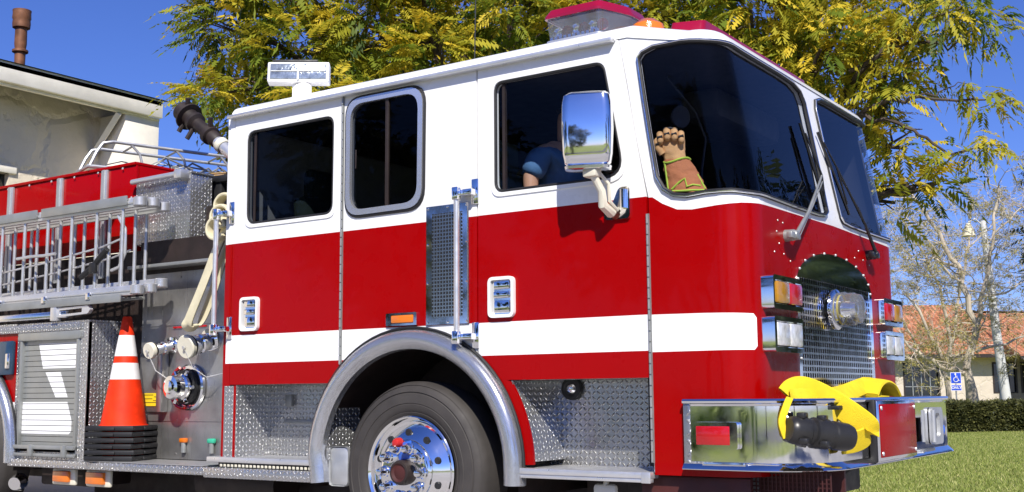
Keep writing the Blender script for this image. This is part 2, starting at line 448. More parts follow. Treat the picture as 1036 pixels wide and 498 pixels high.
def arc(cx, cz, r_, a0, a1, n=24): return [(cx+r_*math.cos(R(a0+(a1-a0)*i/n)), cz+r_*math.sin(R(a0+(a1-a0)*i/n))) for i in range(n+1)]

# ------------------------------------------------------------------ setting: ground
def sheet(name, x0, x1, y0, y1, z, mat, n=1):
    bm = B()
    g = [[bm.verts.new((x0+(x1-x0)*i/n, y0+(y1-y0)*j/n, z)) for j in range(n+1)] for i in range(n+1)]
    for i in range(n):
        for j in range(n): bm.faces.new((g[i][j], g[i+1][j], g[i+1][j+1], g[i][j+1]))
    return tag(obj(name, bm, mat, smooth=False), kind='structure')
sheet('ground', -500, 500, -500, 700, -.008, 'grass', 2)
sheet('pavement', -40, 40, -9.5, 4.2, 0.0, 'concrete', 2)
sheet('driveway', 2.9, 40, 4.2, 45, .004, 'concrete', 2)
sheet('road', -300, 300, -30, -16, 0.0, 'asphalt', 2)
bm = B(); box(bm, -40, 40, 4.2, 4.35, -.05, .10, .02); tag(obj('kerb', bm, 'concrete'), kind='structure')

# grass blades on the part of the lawn near enough to show them
def blades(name, n, x0, x1, y0, y1, seed, h=.045):
    import numpy as np
    rg = np.random.default_rng(seed); P = np.stack([rg.uniform(x0, x1, n), rg.uniform(y0, y1, n)], 1)
    a = rg.uniform(0, 6.283, n); hh = rg.uniform(.5, 1.3, n)*h; w = .007
    V = np.zeros((n, 3, 3)); V[:, 0, 0] = P[:, 0]-np.cos(a)*w; V[:, 0, 1] = P[:, 1]-np.sin(a)*w
    V[:, 1, 0] = P[:, 0]+np.cos(a)*w; V[:, 1, 1] = P[:, 1]+np.sin(a)*w
    V[:, 2, 0] = P[:, 0]+rg.normal(0, .02, n); V[:, 2, 1] = P[:, 1]+rg.normal(0, .02, n); V[:, 2, 2] = hh
    V[:, :2, 2] = -.008
    me = bpy.data.meshes.new(name); me.from_pydata(V.reshape(-1, 3).tolist(), [], [(3*i, 3*i+1, 3*i+2) for i in range(n)])
    at = me.attributes.new('tint', 'FLOAT', 'POINT'); t = np.repeat(np.clip(rg.normal(.55, .25, n), 0, 1), 3).astype('f'); at.data.foreach_set('value', t)
    me.materials.append(M['leafgrass']); o = bpy.data.objects.new(name, me); col.objects.link(o); return o
M['leafgrass'] = leaf('leaves_grass', [(0, (.12, .17, .03)), (.6, (.33, .39, .09)), (1, (.60, .56, .24))], .35)
tag(blades('lawn_grass', 170000, -4.5, 2.8, 4.6, 25, 3, .03), 'short mown green grass of the lawn beyond the truck', 'grass', kind='stuff')

# ------------------------------------------------------------------ the truck: cab surface
TW, XF, CR_ = 2.50, 2.16, .18
XC = XF-CR_; AL = CR_*math.pi/2; FL = TW-2*CR_; SMID = XC+AL+FL/2; SEND = XC+2*AL+FL; SFAR = SEND+XC+1.59
def cabw(s):
    if s > SMID: s = 2*SMID-s
    return min(max((s-1.5)/(XC-1.5), 0), 1)
def cab(s, z, off=0.):
    sh = -.176*max(z-2.0, 0)*cabw(s)
    if s < XC: x, y, nx, ny = s, 0, 0, -1
    elif s < XC+AL:
        a = (s-XC)/CR_; x = XC+CR_*math.sin(a); y = CR_-CR_*math.cos(a); nx, ny = math.sin(a), -math.cos(a)
    elif s < XC+AL+FL: x = XF; y = CR_+s-XC-AL; nx, ny = 1, 0
    elif s < SEND:
        a = (s-XC-AL-FL)/CR_; x = XC+CR_*math.cos(a); y = TW-CR_+CR_*math.sin(a); nx, ny = math.cos(a), math.sin(a)
    else: x = XC-(s-SEND); y = TW; nx, ny = 0, 1
    return (x+sh+nx*off, y+ny*off, z)
def mir(poly): return [(2*SMID-s, z) for s, z in reversed(poly)]

truck = thing('fire_truck', 'red and white fire truck with chrome wheel arch and front bumper, parked beside the lawn', 'fire truck')
RD, WH, ST, DK = 0, 1, 2, 3
PM = ['red', 'white', 'stripe', 'dark']
ZB = 1.992                                   # white above, red below
Z1, Z2 = 1.188, 1.374                        # stripe
ARCH = lambda r_, a0, a1: arc(.01, .52, r_, a0, a1, 28)
def band(s0, s1, zb=ZB): return ([(s0, zb), (s1, zb), (s1, 3.1), (s0, 3.1)], WH)
def strp(s0, s1): return ([(s0, Z1), (s1, Z1), (s1, Z2), (s0, Z2)], ST)
GZ = frange(.5, 3.0, .125)
AR = .785                                    # cut radius of the wheel arch

# rear cab post and narrow strip behind the crew door
bm = B()
panel(bm, fnY(0), [(-1.59, 1.04), (-1.548, 1.04), (-1.548, 2.87), (-1.59, 2.87)], regions=[band(-1.7, -1.5), strp(-1.7, -1.5)], thick=.03, back=DK)
# middle fixed panel with sliding window and engine vent opening
MIDW = rpoly([(-.485, 2.108), (.07, 2.112), (.078, 2.80), (-.485, 2.80)], .11)
A1 = math.degrees(math.asin((1.04-.52)/AR))
midout = [(-.545, 1.085)]+[q for q in reversed(ARCH(AR, 25, 155)) if q[0] > -.545 and q[0] < .495]+[(.495, 1.145), (.495, 2.87), (-.545, 2.87)]
midout[0] = (-.545, .52+math.sqrt(AR**2-.555**2))
midout[len(midout)-3] = (.495, .52+math.sqrt(AR**2-.485**2))
panel(bm, fnY(0), midout, [MIDW], [([(-.6, Z1), (.6, Z1), (.6, Z2), (-.6, Z2)], ST), band(-.6, .6)], thick=.03, back=DK)
# front corner and windscreen surround, round to the far side
GL = [(1.589, 2.738), (1.624, 2.768), (1.72, 2.789), (1.95, 2.789), (2.10, 2.775), (2.35, 2.765), (2.9, 2.765), (3.10, 2.757), (3.20, 2.728), (3.235, 2.665), (3.232, 2.25), (3.215, 2.003), (3.17, 1.975), (3.05, 1.967), (2.657, 1.965), (2.17, 1.968), (2.065, 1.978), (1.936, 1.98), (1.826, 1.972), (1.753, 1.985), (1.699, 2.022), (1.664, 2.09), (1.628, 2.408)]
GR = mir([(s if s > 1.75 else s+.12*(1.75-s)/.16*1.0, z) for s, z in GL])
seamX = lambda z: 1.600 if z < 1.98 else 1.600-(z-1.98)*.148/.83
zone = [(1.5, 1.99), (1.628, 1.985), (1.684, 1.946), (1.768, 1.907), (1.851, 1.899), (1.988, 1.908), (2.113, 1.916), (2.45, 1.922), (3.33, 1.932), (4.21, 1.922), (4.552, 1.916), (4.677, 1.908), (4.82, 1.90), (4.90, 1.907), (5.0, 1.97), (5.1, 1.992), (SFAR+.1, 1.992)]
whitezone = zone+[(SFAR+.1, 3.1), (1.3, 3.1), (1.3, 1.99)]
GRL = [(2.70, .965), (3.965, .965), (3.965, 1.56)]+[(SMID+.632*math.cos(R(t)), 1.56+.20*math.sin(R(t))) for t in range(10, 180, 10)]+[(2.70, 1.56)]
fout = [(1.607, .56), (SFAR, .56), (SFAR, 2.87), (SEND+.3, 2.87)]
SX = [1.607, 1.75, 1.9]+frange(XC, XC+AL, .035)
rimtop = lambda s: 2.87-.08*cabw(s)
tops = [1.62, 1.7, 1.8, 1.9]+frange(XC, XC+AL, .035)[0:]
seamline = [(seamX(z)+.007, z) for z in (2.868, 2.6, 2.3, 1.99)]
topl = [(s, rimtop(s)) for s in [1.5, 1.6, 1.7, 1.8, 1.9]+frange(XC, XC+AL, .04)+frange(XC+AL+.3, XC+AL+FL-.3, .3)+frange(XC+AL+FL, SEND, .04)+[2*SMID-q for q in (1.9, 1.8, 1.7, 1.6, 1.5)]+[SFAR]]
far_arch = [(2*SMID-.01+q[0]-.0, q[1]) for q in ARCH(AR, 3, 177)]
fout = [(1.607, .56), (SFAR, .56)]+list(reversed(topl))+seamline
FS = ([(1.5, Z1-.008), (2.16, Z1-.008), (2.178, Z1+.01), (2.178, Z2-.035), (2.16, Z2-.014), (1.9, Z2-.006), (1.5, Z2)], ST)
gx = frange(1.7, XC, .1)+frange(XC, XC+AL, .024)+frange(XC+AL+.12, XC+AL+FL-.12, .2)+frange(XC+AL+FL, SEND, .03)+frange(SEND+.2, SFAR-.1, .5)
panel(bm, cab, fout, [GL, GR, GRL], [(whitezone, WH), FS], thick=.03, back=DK, gx=gx, gz=GZ, step=.05)
# rear wall of the cab
panel(bm, lambda s, z, off: (-1.59+.0-off*-1, s, z), [(.005, .56), (TW-.005, .56), (TW-.005, 2.87), (.005, 2.87)], regions=[band(0, 3)], thick=.03, back=DK, step=.5)
cab_body = obj('cab_body', bm, PM, truck)

# roof
bm = B()
SS = frange(-1.59, 1.5, .3)+frange(1.6, XC, .08)[0:-1]+frange(XC, XC+AL, .03)+frange(XC+AL+.1, XC+AL+FL-.1, .15)+frange(XC+AL+FL, SEND, .03)+frange(SEND+.08, SFAR, .3)
rings = []
for k in range(8):
    t = k/7*math.pi/2; ring = []
    for s in SS:
        w = cabw(s); rad = .10+.05*w; off = -rad*(1-math.cos(t)); dz = .09*math.sin(t)
        if k == 0: off = .006
        x, y, z = cab(s, rimtop(s), off); ring.append(bm.verts.new((x-(.176*dz*w), y, z+dz-.001)))
    rings.append(ring)
for a, b in zip(rings, rings[1:]):
    for i in range(len(SS)-1): bm.faces.new((a[i], a[i+1], b[i+1], b[i]))
nn = len(SS); last = rings[-1]; prev = last
for fct, dz in ((.85, .018), (.5, .035), (.15, .04)):
    cur = [bm.verts.new((v.co.x*fct+(.2)*(1-fct) if True else 0, TW/2+(v.co.y-TW/2)*fct, max(v.co.z, 2.87)*(1)+dz)) for v in last]
    for i in range(nn): bm.faces.new((prev[i], prev[(i+1) % nn], cur[(i+1) % nn], cur[i]))
    prev = cur
bm.faces.new(prev)
for rr in (rings,):
    back = [r_[0] for r_ in rings]+[r_[-1] for r_ in reversed(rings)]
    bm.faces.new(back)
# drip rail band at roof edge
tube(bm, [cab(s, 2.872, .012) for s in frange(-1.585, 1.43, .3)], .012, 6)
roof = obj('cab_roof', bm, 'white', truck, angle=50)
bm = B()
for s0, s1 in ((-1.58, 1.425),):
    box(bm, s0, s1, -.052, .002, 2.852, 2.876, .005)
obj('drip_rail', bm, 'alu', roof)

# doors
def door(name, outer, win, x0, x1, label=None):
    bm = B(); panel(bm, fnY(-.004), outer, [win], [band(x0, x1), strp(x0, x1)], thick=.034, back=DK)
    o = obj(name, bm, PM, truck)
    if label: o['label'] = label
    return o
def window_set(win, parent, fn, mat='glass', gask=.010, chromer=0, off=-.012, kname='window_pane', gname='window_seal'):
    bm = B(); panel(bm, lambda s, z, o: fn(s, z, off+o), [(s, z) for s, z in win], thick=0, step=.08, rim=False, gx=gx if fn is cab else (), gz=GZ if fn is cab else ())
    pane = obj(kname, bm, mat, parent)
    bm = B(); tube(bm, [fn(s, z, .001) for s, z in densify(win, .06)], gask, 8, closed=True); obj(gname, bm, 'black', parent)
    return pane
CDW = rpoly([(-1.40, 2.118), (-.632, 2.118), (-.628, 2.742), (-1.408, 2.742)], .07)
crew = door('crew_door', [(-1.54, 1.048), (-.60, 1.048), (-.56, 1.11), (-.553, 1.16), (-.553, 2.865), (-1.54, 2.865)], CDW, -1.6, -.5)
FDW = rpoly([(.632, 2.118), (1.468, 2.118), (1.352, 2.755), (.632, 2.755)], [.06, .13, .06, .06])
od = [(q[0], q[1]) for q in reversed(ARCH(AR, 25, 90)) if q[0] > .507]
fd_out = [(.507, .52+math.sqrt(AR**2-.497**2))]+od+[(.01+math.sqrt(AR**2-.53**2), 1.05), (1.594, 1.05), (1.594, 1.98), (1.446, 2.865), (.507, 2.865)]
officer = door('front_door', fd_out, FDW, .4, 1.8)
window_set(CDW, crew, fnY(0), gask=.009); window_set(FDW, officer, fnY(0), 'glasslight', gask=.009)
# raised frames moulded round the door windows
def offset_poly(poly, d):
    cx = sum(q[0] for q in poly)/len(poly); cz = sum(q[1] for q in poly)/len(poly)
    hx = max(abs(q[0]-cx) for q in poly); hz = max(abs(q[1]-cz) for q in poly)
    return [(cx+(q[0]-cx)*(hx+d)/hx, cz+(q[1]-cz)*(hz+d)/hz) for q in poly]
for dr, w_ in ((crew, CDW), (officer, FDW)):
    bm = B(); panel(bm, fnY(-.011), offset_poly(w_, .030), [offset_poly(w_, .008)], thick=.008); obj('window_frame', bm, 'white', dr)
# divider of sliding panes in door windows
bm = B(); box(bm, -1.365, -1.345, .008, .03, 2.12, 2.74); obj('window_divider', bm, 'chassis', crew)
bm = B(); box(bm, .672, .690, .008, .03, 2.12, 2.75); obj('window_divider', bm, 'chassis', officer)
# middle sliding window with aluminium frame
mw = MIDW
bm = B(); panel(bm, fnY(-.018), offset_poly(mw, .028), [offset_poly(mw, -.008)], thick=.022); swin = obj('sliding_window', bm, 'fender', truck)
bm = B(); tube(bm, [(s, -.004, z) for s, z in densify(offset_poly(mw, .036), .06)], .009, 8, closed=True); obj('window_seal', bm, 'black', swin)
bm = B(); panel(bm, fnY(.008), mw, thick=0, rim=False); obj('window_pane', bm, 'glass', swin)
bm = B(); box(bm, -.20, -.175, -.004, .02, 2.12, 2.79, .003); box(bm, -.445, -.435, -.006, .0, 2.38, 2.50, .003); obj('window_divider', bm, 'chassis', swin)

# windscreen
for gname, g in (('windscreen_pane', GL), ('windscreen_pane', GR)):
    bm = B(); panel(bm, lambda s, z, o: cab(s, z, -.010+o), g, thick=0, rim=False, gx=gx, gz=GZ, step=.05); ws = obj(gname, bm, 'windscreen', truck)
    bm = B(); tube(bm, [cab(s, z, .004) for s, z in densify(g, .05)], .013, 8, closed=True); obj('windscreen_seal', bm, 'black', ws)
    bm = B(); tube(bm, [cab(s, z, .013) for s, z in densify(offset_poly(g, .004), .05)], .0055, 6, closed=True); obj('windscreen_trim', bm, 'polish', ws)

# dark backing plates just inside the door gaps, and cab interior
bm = B()
for s0, s1 in ((-1.58, -1.50), (-.60, -.51)): box(bm, s0, s1, .036, .045, 1.05, 2.86)
box(bm, .47, .55, .036, .045, 1.16, 2.86); box(bm, 1.56, 1.62, .036, .045, .6, 2.1)
for z0, z1, xa in ((2.1, 2.4, 1.57), (2.4, 2.65, 1.52), (2.65, 2.86, 1.475)): box(bm, xa-.035, xa+.02, .036, .045, z0, z1)
box(bm, -1.55, 1.5, .045, TW-.05, 1.50, 1.52); box(bm, -.45, 1.0, .9, 1.6, 1.52, 2.0, .04)
obj('cab_floor', bm, 'dark', truck)
bm = B()
box(bm, 1.55, 1.98, .12, TW-.12, 1.70, 1.93, .05); box(bm, 1.50, 1.70, 1.45, 2.3, 1.85, 2.06, .05)
for i in range(16): box(bm, 1.85, 1.97, .62+i*.035, .635+i*.035, 1.93, 1.937)
dash = obj('dashboard', bm, 'navy', truck)
bm = B(); box(bm, -1.54, 1.93, .05, TW-.05, 2.815, 2.835, .004); box(bm, 1.35, 1.62, .9, 1.9, 2.60, 2.79, .05); obj('ceiling_console', bm, 'navy', truck)
bm = B(); panel(bm, lambda s_, z, o: cab(s_, z, -.045+o), [(4.47, 1.9), (5.12, 1.9), (5.12, 2.84), (4.47, 2.80)], thick=.01, gx=frange(4.47, 5.1, .05), gz=GZ, step=.06); obj('glass_backing', bm, 'navy', truck)  # added dark sheet, stops daylight showing through the far wrapped glass
bm = B(); tube(bm, [(1.60+.28*math.cos(t)*.35, 2.0+.21*math.sin(t), 2.10+.20*math.cos(t)) for t in [6.283*i/24 for i in range(24)]], .015, 8, closed=True); cyl(bm, (1.7, 2.0, 1.95), (1.60, 2.0, 2.10), .03); obj('steering_wheel', bm, 'black', truck)
bm = B()
tube(bm, [(1.52, .42, 2.74), (1.56, .50, 2.66), (1.60, .62, 2.56), (1.62, .70, 2.42), (1.60, .68, 2.25), (1.6, .66, 2.1)], .007, 8)
lathe(bm, [(0, 0), (.05, 0), (.065, .03), (.06, .035), (0, .035)], (1.58, .42, 2.50), (1, -.5, -.1), 20)
obj('map_lamp', bm, 'navy', truck)
for sx, sy in ((.36, .55), (-1.25, .6), (.36, 1.95)):
    bm = B(); box(bm, sx-.09, sx+.05, sy-.25, sy+.25, 1.95, 2.35, .05, rot=Matrix.Rotation(R(-8), 3, 'Y')); box(bm, sx-.12, sx-.02, sy-.14, sy+.14, 2.33, 2.56, .045)
    box(bm, sx-.05, sx+.45, sy-.25, sy+.25, 1.82, 1.97, .05); obj('seat', bm, 'seat', truck)

# hinges, seams
def hinge(x, z0, z1, parent, name='door_hinge'):
    bm = B(); n = int((z1-z0)/.055)
    for i in range(n):
        a = z0+(z1-z0)*i/n; cyl(bm, (x, -.012, a+.003), (x, -.012, a+(z1-z0)/n-.003), .0065, seg=10)
    box(bm, x-.009, x+.009, -.006, .0, z0, z1); obj(name, bm, 'grey', parent)
hinge(-.549, 1.16, 2.86, crew); hinge(1.600, .62, 1.90, officer)
# door handles: white bezel, recessed chrome paddle
def handle(x0, x1, z0, z1, parent):
    bm = B(); o_ = rpoly([(x0, z0), (x1, z0), (x1, z1), (x0, z1)], .035); i_ = rpoly([(x0+.018, z0+.018), (x1-.018, z0+.018), (x1-.018, z1-.018), (x0+.018, z1-.018)], .018)
    panel(bm, fnY(-.028), o_, [i_], thick=.024); h = obj('door_handle', bm, 'conewhite', parent)
    bm = B(); panel(bm, fnY(-.008), i_, thick=.004)
    w = (x1-x0)-.07
    for k, (za, zb, ya) in enumerate(((.70, .90, -.020), (.48, .64, -.024), (.12, .42, -.018))):
        H = z1-z0; box(bm, x0+.035, x0+.035+w, ya, -.008, z0+H*za, z0+H*zb, .005)
    obj('handle_paddle', bm, 'chrome', h)
handle(-1.438, -1.268, 1.398, 1.622, crew); handle(.588, .764, 1.398, 1.628, officer)

# marker light
bm = B(); panel(bm, fnY(-.016), rpoly([(-.174, 1.382), (.063, 1.382), (.063, 1.458), (-.174, 1.458)], .008), [rpoly([(-.135, 1.395), (.04, 1.395), (.04, 1.446), (-.135, 1.446)], .005)], thick=.014)
mk = obj('marker_light', bm, 'chrome', truck)
bm = B(); box(bm, -.132, .037, -.020, -.002, 1.397, 1.444, .006); obj('marker_lens', bm, 'amber', mk)

# polished vent panel with perforated screen
bm = B(); panel(bm, fnY(-.010), [(.13, 1.376), (.443, 1.376), (.443, 2.078), (.13, 2.078)], thick=.008)
for q in [(.145, z) for z in (1.39, 1.62, 1.85, 2.065)]+[(.428, z) for z in (1.39, 1.62, 1.85, 2.065)]+[(.29, 1.39), (.29, 2.065)]:
    lathe(bm, [(0, .006), (.006, .004), (.008, 0)], (q[0], -.010, q[1]), (0, -1, 0), 8)
vp = obj('vent_panel', bm, 'chromegreen' if 'chromegreen' in M else 'chrome', truck)
bm = B(); box(bm, .178, .395, -.015, -.0105, 1.42, 2.03); obj('vent_screen', bm, 'perf', vp)

# grab rails with brackets
def grab(x, y, z0, z1, bx, parent):
    bm = B(); cyl(bm, (x, y, z0), (x, y, z1), .017, seg=14); g = obj('grab_rail', bm, 'alu', parent)
    bm = B()
    for z in (z0, z1):
        box(bm, x-.022, x+.022, y-.022, y+.022, z-.045, z+.03, .006)
        box(bm, min(x, bx)-.0, max(x, bx)+.035, y+.005, -.001, z-.02, z+.015, .004); box(bm, bx-.005, bx+.045, -.014, -.001, z-.07, z+.08, .006)
    obj('rail_bracket', bm, 'chrome', g)
grab(.405, -.075, 1.30, 2.13, .47, officer); grab(-1.63, -.075, 1.42, 2.20, -1.57, crew)
# ------------------------------------------------------------------ wheel arch, wheels
def wheel(cx, y0, flip=1):
    """y0: outer face of the tyre; flip -1 = near side"""
    ax = (0, -1, 0) if flip > 0 else (0, 1, 0); c = (cx, y0, .525)
    bm = B(); prof = [(.325, -.30), (.40, -.31), (.47, -.30), (.515, -.27), (.527, -.22), (.527, -.06), (.516, -.032), (.505, -.018), (.503, -.022), (.492, -.008), (.466, .001), (.462, -.004), (.458, -.004), (.454, .002), (.43, .006), (.40, .008), (.396, .004), (.392, .008), (.375, .006), (.352, -.001), (.348, -.005), (.345, -.002), (.325, -.01)]
    lathe(bm, prof, c, ax, 96)
    w = obj('wheel', bm, 'tyre', truck)
    bm = B()
    lathe(bm, [(.305, -.30), (.295, -.10), (.300, -.02), (.318, 0), (.325, .004), (.318, .010), (.304, .0), (.290, -.022), (.276, -.026), (.262, -.016), (.235, .004), (.205, .026), (.196, .030), (.190, .034), (.0, .034)], c, ax, 96)
    lathe(bm, [(.192, .030), (.190, .046), (.180, .056), (.160, .060), (.09, .060), (.0, .060)], c, ax, 64)
    obj('rim', bm, 'chrome', w)
    s = -1 if flip > 0 else 1
    bm = B()
    for i in range(10):
        t = R(18+36*i); q = Vector((cx+.228*math.cos(t), y0+s*(.011), .525+.228*math.sin(t)))
        lathe(bm, [(0, .012), (.020, .012), (.022, .0)], q, ax, 14)
    obj('rim_hole', bm, 'black', w)
    bm = B()
    for i in range(10):
        t = R(36*i); q = Vector((cx+.143*math.cos(t), y0+s*.058, .525+.143*math.sin(t)))
        lathe(bm, [(.036, 0), (.034, .014), (.027, .018), (.026, .050), (.018, .066), (0, .070)], q, ax, 6 if False else 12)
    obj('lug_nut', bm, 'chrome', w)
    bm = B(); lathe(bm, [(.075, .0), (.072, .035), (.066, .05), (.054, .052)], (cx, y0+s*.058, .525), ax, 32); obj('hub', bm, 'chassis', w)
    bm = B(); lathe(bm, [(.058, .05), (.04, .04), (.03, .042), (.0, .045)], (cx, y0+s*.058, .525), ax, 24); obj('hub_cap', bm, 'chassisred', w)
    return w
w1 = wheel(-.008, .02)
bm = B(); box(bm, -.05, .06, -.046, -.041, .60, .70, .004, rot=Matrix.Rotation(R(-12), 3, 'Y')); obj('hub_sticker', bm, 'blue', w1)
bm = B(); lathe(bm, [(.03, 0), (.028, .03), (.02, .045), (0, .05)], (-.04, -.04, .695), (0, -1, 0), 14); obj('nut_cover', bm, 'brass', w1)
wheel(-4.72, .05); wheel(0.0, TW-.03, -1)
# arch lining
bm = B()
for cx in (.01, -4.72):
    a = arc(cx, .52, .765, -8, 188, 30)
    g0 = [bm.verts.new((x, .0, z)) for x, z in a]; g1 = [bm.verts.new((x, .75, z)) for x, z in a]
    for i in range(len(a)-1): bm.faces.new((g0[i], g0[i+1], g1[i+1], g1[i]))
    box(bm, cx-.78, cx+.78, .75, .76, .3, 1.3)
obj('wheel_well', bm, 'purple' if False else 'chassis', truck)
def fender(cx, name='fender_trim'):
    bm = B(); path = [(cx-.715, .44), (cx-.722, .52)]+[(cx+.0+.742*math.cos(R(t))*(1.0), .56+.740*math.sin(R(t))) for t in range(176, 2, -5)]+[(cx+.742, .53), (cx+.742, .475)]
    prof = [(-.062, .010), (-.058, -.032), (-.030, -.060), (.0, -.068), (.030, -.060), (.052, -.036), (.058, .006)]
    rg = []
    for i, (x, z) in enumerate(path):
        a = path[max(i-1, 0)]; b = path[min(i+1, len(path)-1)]; d = Vector((b[0]-a[0], b[1]-a[1])).normalized(); nrm = Vector((-d.y, d.x))
        rg.append([bm.verts.new((x+nrm.x*u, y, z+nrm.y*u)) for u, y in prof])
    for a, b in zip(rg, rg[1:]):
        for k in range(len(prof)-1): bm.faces.new((a[k], a[k+1], b[k+1], b[k]))
    # thickness inwards
    r_ = bmesh.ops.solidify(bm, geom=bm.faces[:], thickness=.006)
    f = obj(name, bm, 'fender', truck)
    bm = B(); tube(bm, [(x+(x-cx)*.088, .0-.012, z+(z-.54)*.088) for x, z in path[1:-1]], .009, 6); obj('fender_seal', bm, 'black', f)
    return f
f1 = fender(.01); fender(-4.72)
bm = B(); box(bm, -.66, -.50, .02, .05, .42, .66, .03); box(bm, -.56, -.42, .03, .06, .52, .58, .02, rot=Matrix.Rotation(R(35), 3, 'Y')); obj('fender_bracket', bm, 'aludull', f1)
bm = B(); box(bm, .70, .80, .0, .04, .47, .56, .01); obj('fender_bracket', bm, 'aludull', f1)
# red strip hugging the front of the arch
bm = B(); a_ = [(q[0], q[1]) for q in arc(.01, .56, .80, 2, 40, 14)]; b_ = [(q[0], q[1]) for q in arc(.01, .56, .862, 2, 34, 14)]
panel(bm, fnY(-.003), a_+list(reversed(b_)), thick=.02); obj('arch_edge', bm, 'red', truck)

# ------------------------------------------------------------------ step wells
def well(x0, x1, z0, z1, dep, name):
    bm = B()
    panel(bm, fnY(dep), [(x0, z0), (x1, z0), (x1, z1), (x0, z1)], thick=.004)
    panel(bm, fnX(x0), [(0., z0), (dep, z0), (dep, z1), (0., z1)], thick=.004)
    panel(bm, lambda s, z, o: (x1-o, s, z), [(0., z0), (dep, z0), (dep, z1), (0., z1)], thick=.004)
    panel(bm, lambda s, z, o: (s, z, z1+.002), [(x0, 0.0), (x1, 0.0), (x1, dep), (x0, dep)], thick=0)
    panel(bm, lambda s, z, o: (s, z, z0-.0), [(x0, 0.0), (x1, 0.0), (x1, dep), (x0, dep)], thick=0)
    return obj(name, bm, 'diamond', truck, smooth=False)
wl = well(-1.478, -.66, .575, 1.046, .30, 'step_well'); wr = well(.735, 1.603, .572, 1.048, .33, 'step_well')
# slanting diamond plate at the arch side of both wells
bm = B()
pts = [q for q in arc(.01, .56, .855, 3, 33, 10)]
g0 = [bm.verts.new((x, .002, z)) for x, z in pts]; g1 = [bm.verts.new((x+.0, .33, z)) for x, z in pts]
for i in range(len(pts)-1): bm.faces.new((g0[i], g1[i], g1[i+1], g0[i+1]))
obj('arch_side_plate', bm, 'diamond', wr)
bm = B(); panel(bm, fnY(-.003), [(-1.59, .565), (-1.50, .565), (-1.50, 1.04), (-1.59, 1.04)], thick=.02); obj('corner_plate', bm, 'diamond', truck)
bm = B(); box(bm, -1.499, -1.480, -.004, .02, .565, 1.042); obj('corner_strip', bm, 'red', truck)
bm = B(); lathe(bm, [(.0, .02), (.03, .02), (.045, .03), (.062, .028), (.066, 0)], (.93, .325, 1.0), (0, -1, 0), 24)
sl_ = obj('step_lamp', bm, 'black', wr); bm = B(); lathe(bm, [(.0, .04), (.02, .036), (.032, .022)], (.93, .325, 1.0), (0, -1, 0), 20); obj('lamp_lens', bm, 'chrome', sl_)
bm = B(); box(bm, -1.32, -.80, .285, .296, .79, .815, .003); box(bm, -1.30, -1.24, .27, .298, .90, .98, .006); obj('kick_rail', bm, 'grey', wl)
# steps
bm = B(); box(bm, .725, 1.60, -.035, .325, .540, .573, .006); box(bm, .74, 1.60, -.030, .0, .520, .541, .004); box(bm, 1.548, 1.602, -.042, -.034, .518, .574, .003); obj('front_step', bm, 'alu', truck)
bm = B(); box(bm, -1.72, -.70, -.03, .295, .540, .576, .006); sp_ = obj('crew_step', bm, 'alu', truck)
bm = B(); box(bm, -1.62, -.76, -.012, .2, .505, .540); obj('step_riser', bm, 'black', sp_)
bm = B()
for i in range(24): box(bm, -1.60+i*.035, -1.58+i*.035, -.018, -.011, .512, .530, .002)
obj('riser_slots', bm, 'creamcap', sp_)
bm = B(); box(bm, -1.72, -.69, -.055, .28, .440, .506, .008); obj('lower_step', bm, 'diamond', sp_)
# ------------------------------------------------------------------ pump house and body behind the cab
bm = B()
YP = .36
panel(bm, fnY(YP), [(-2.93, .52), (-1.55, .52), (-1.55, 1.90), (-2.93, 1.90)], thick=.01)
for q in [(x, z) for x in (-2.90, -2.5, -2.0, -1.65) for z in (.56, .80, 1.42, 1.86)]: lathe(bm, [(0, .005), (.007, .004), (.009, 0)], (q[0], YP, q[1]), (0, -1, 0), 8)
box(bm, -2.93, -1.56, YP-.006, YP-.0005, .795, .800); box(bm, -2.93, -1.56, YP-.006, YP-.0005, 1.50, 1.508)
pump = obj('pump_panel', bm, 'brushed', truck)
bm = B(); box(bm, -2.96, -1.57, YP-.01, YP+.01, 1.90, 2.15); box(bm, -1.60, -2.4, .5, 2.4, 1.9, 2.4)
box(bm, -8.1, -1.58, .40, 2.1, .5, 2.1)
obj('pump_house', bm, 'chassis', truck)
# stainless light hood over the panel
bm = B(); box(bm, -2.95, -1.57, .22, .37, 1.93, 1.955, .004); obj('panel_hood', bm, 'grey', pump)
# big suction inlet with red ring
def inlet():
    c = (-2.356, YP, 1.04); ax = (-.05, -1, .0)
    bm = B(); lathe(bm, [(.17, 0), (.168, .02), (.155, .03), (.135, .028), (.13, .005), (0, .005)], c, ax, 40); a = obj('suction_inlet', bm, 'polish', truck)
    bm = B(); lathe(bm, [(.128, .01), (.125, .06), (.10, .065)], c, ax, 40); obj('inlet_gasket', bm, 'black', a)
    bm = B(); lathe(bm, [(.085, .02), (.085, .07), (.10, .075), (.10, .10), (.085, .11), (.08, .15), (.088, .155), (.082, .18), (.05, .185), (.045, .20), (0, .205)], c, ax, 28); obj('inlet_coupling', bm, 'chrome', a)
    bm = B()
    tube(bm, [(c[0]-.02+.150*math.cos(R(t)), YP-.045, 1.04+.150*math.sin(R(t))) for t in range(110, 300, 10)], .013, 8); obj('inlet_ring', bm, 'redlens', a)
    bm = B()
    for t in range(0, 360, 60):
        q = (c[0]+.10*math.cos(R(t)), YP-.09, 1.04+.10*math.sin(R(t))); cyl(bm, q, (q[0]+.03*math.cos(R(t)), q[1], q[2]+.03*math.sin(R(t))), .014, seg=8)
    obj('coupling_lug', bm, 'chrome', a)
inlet()
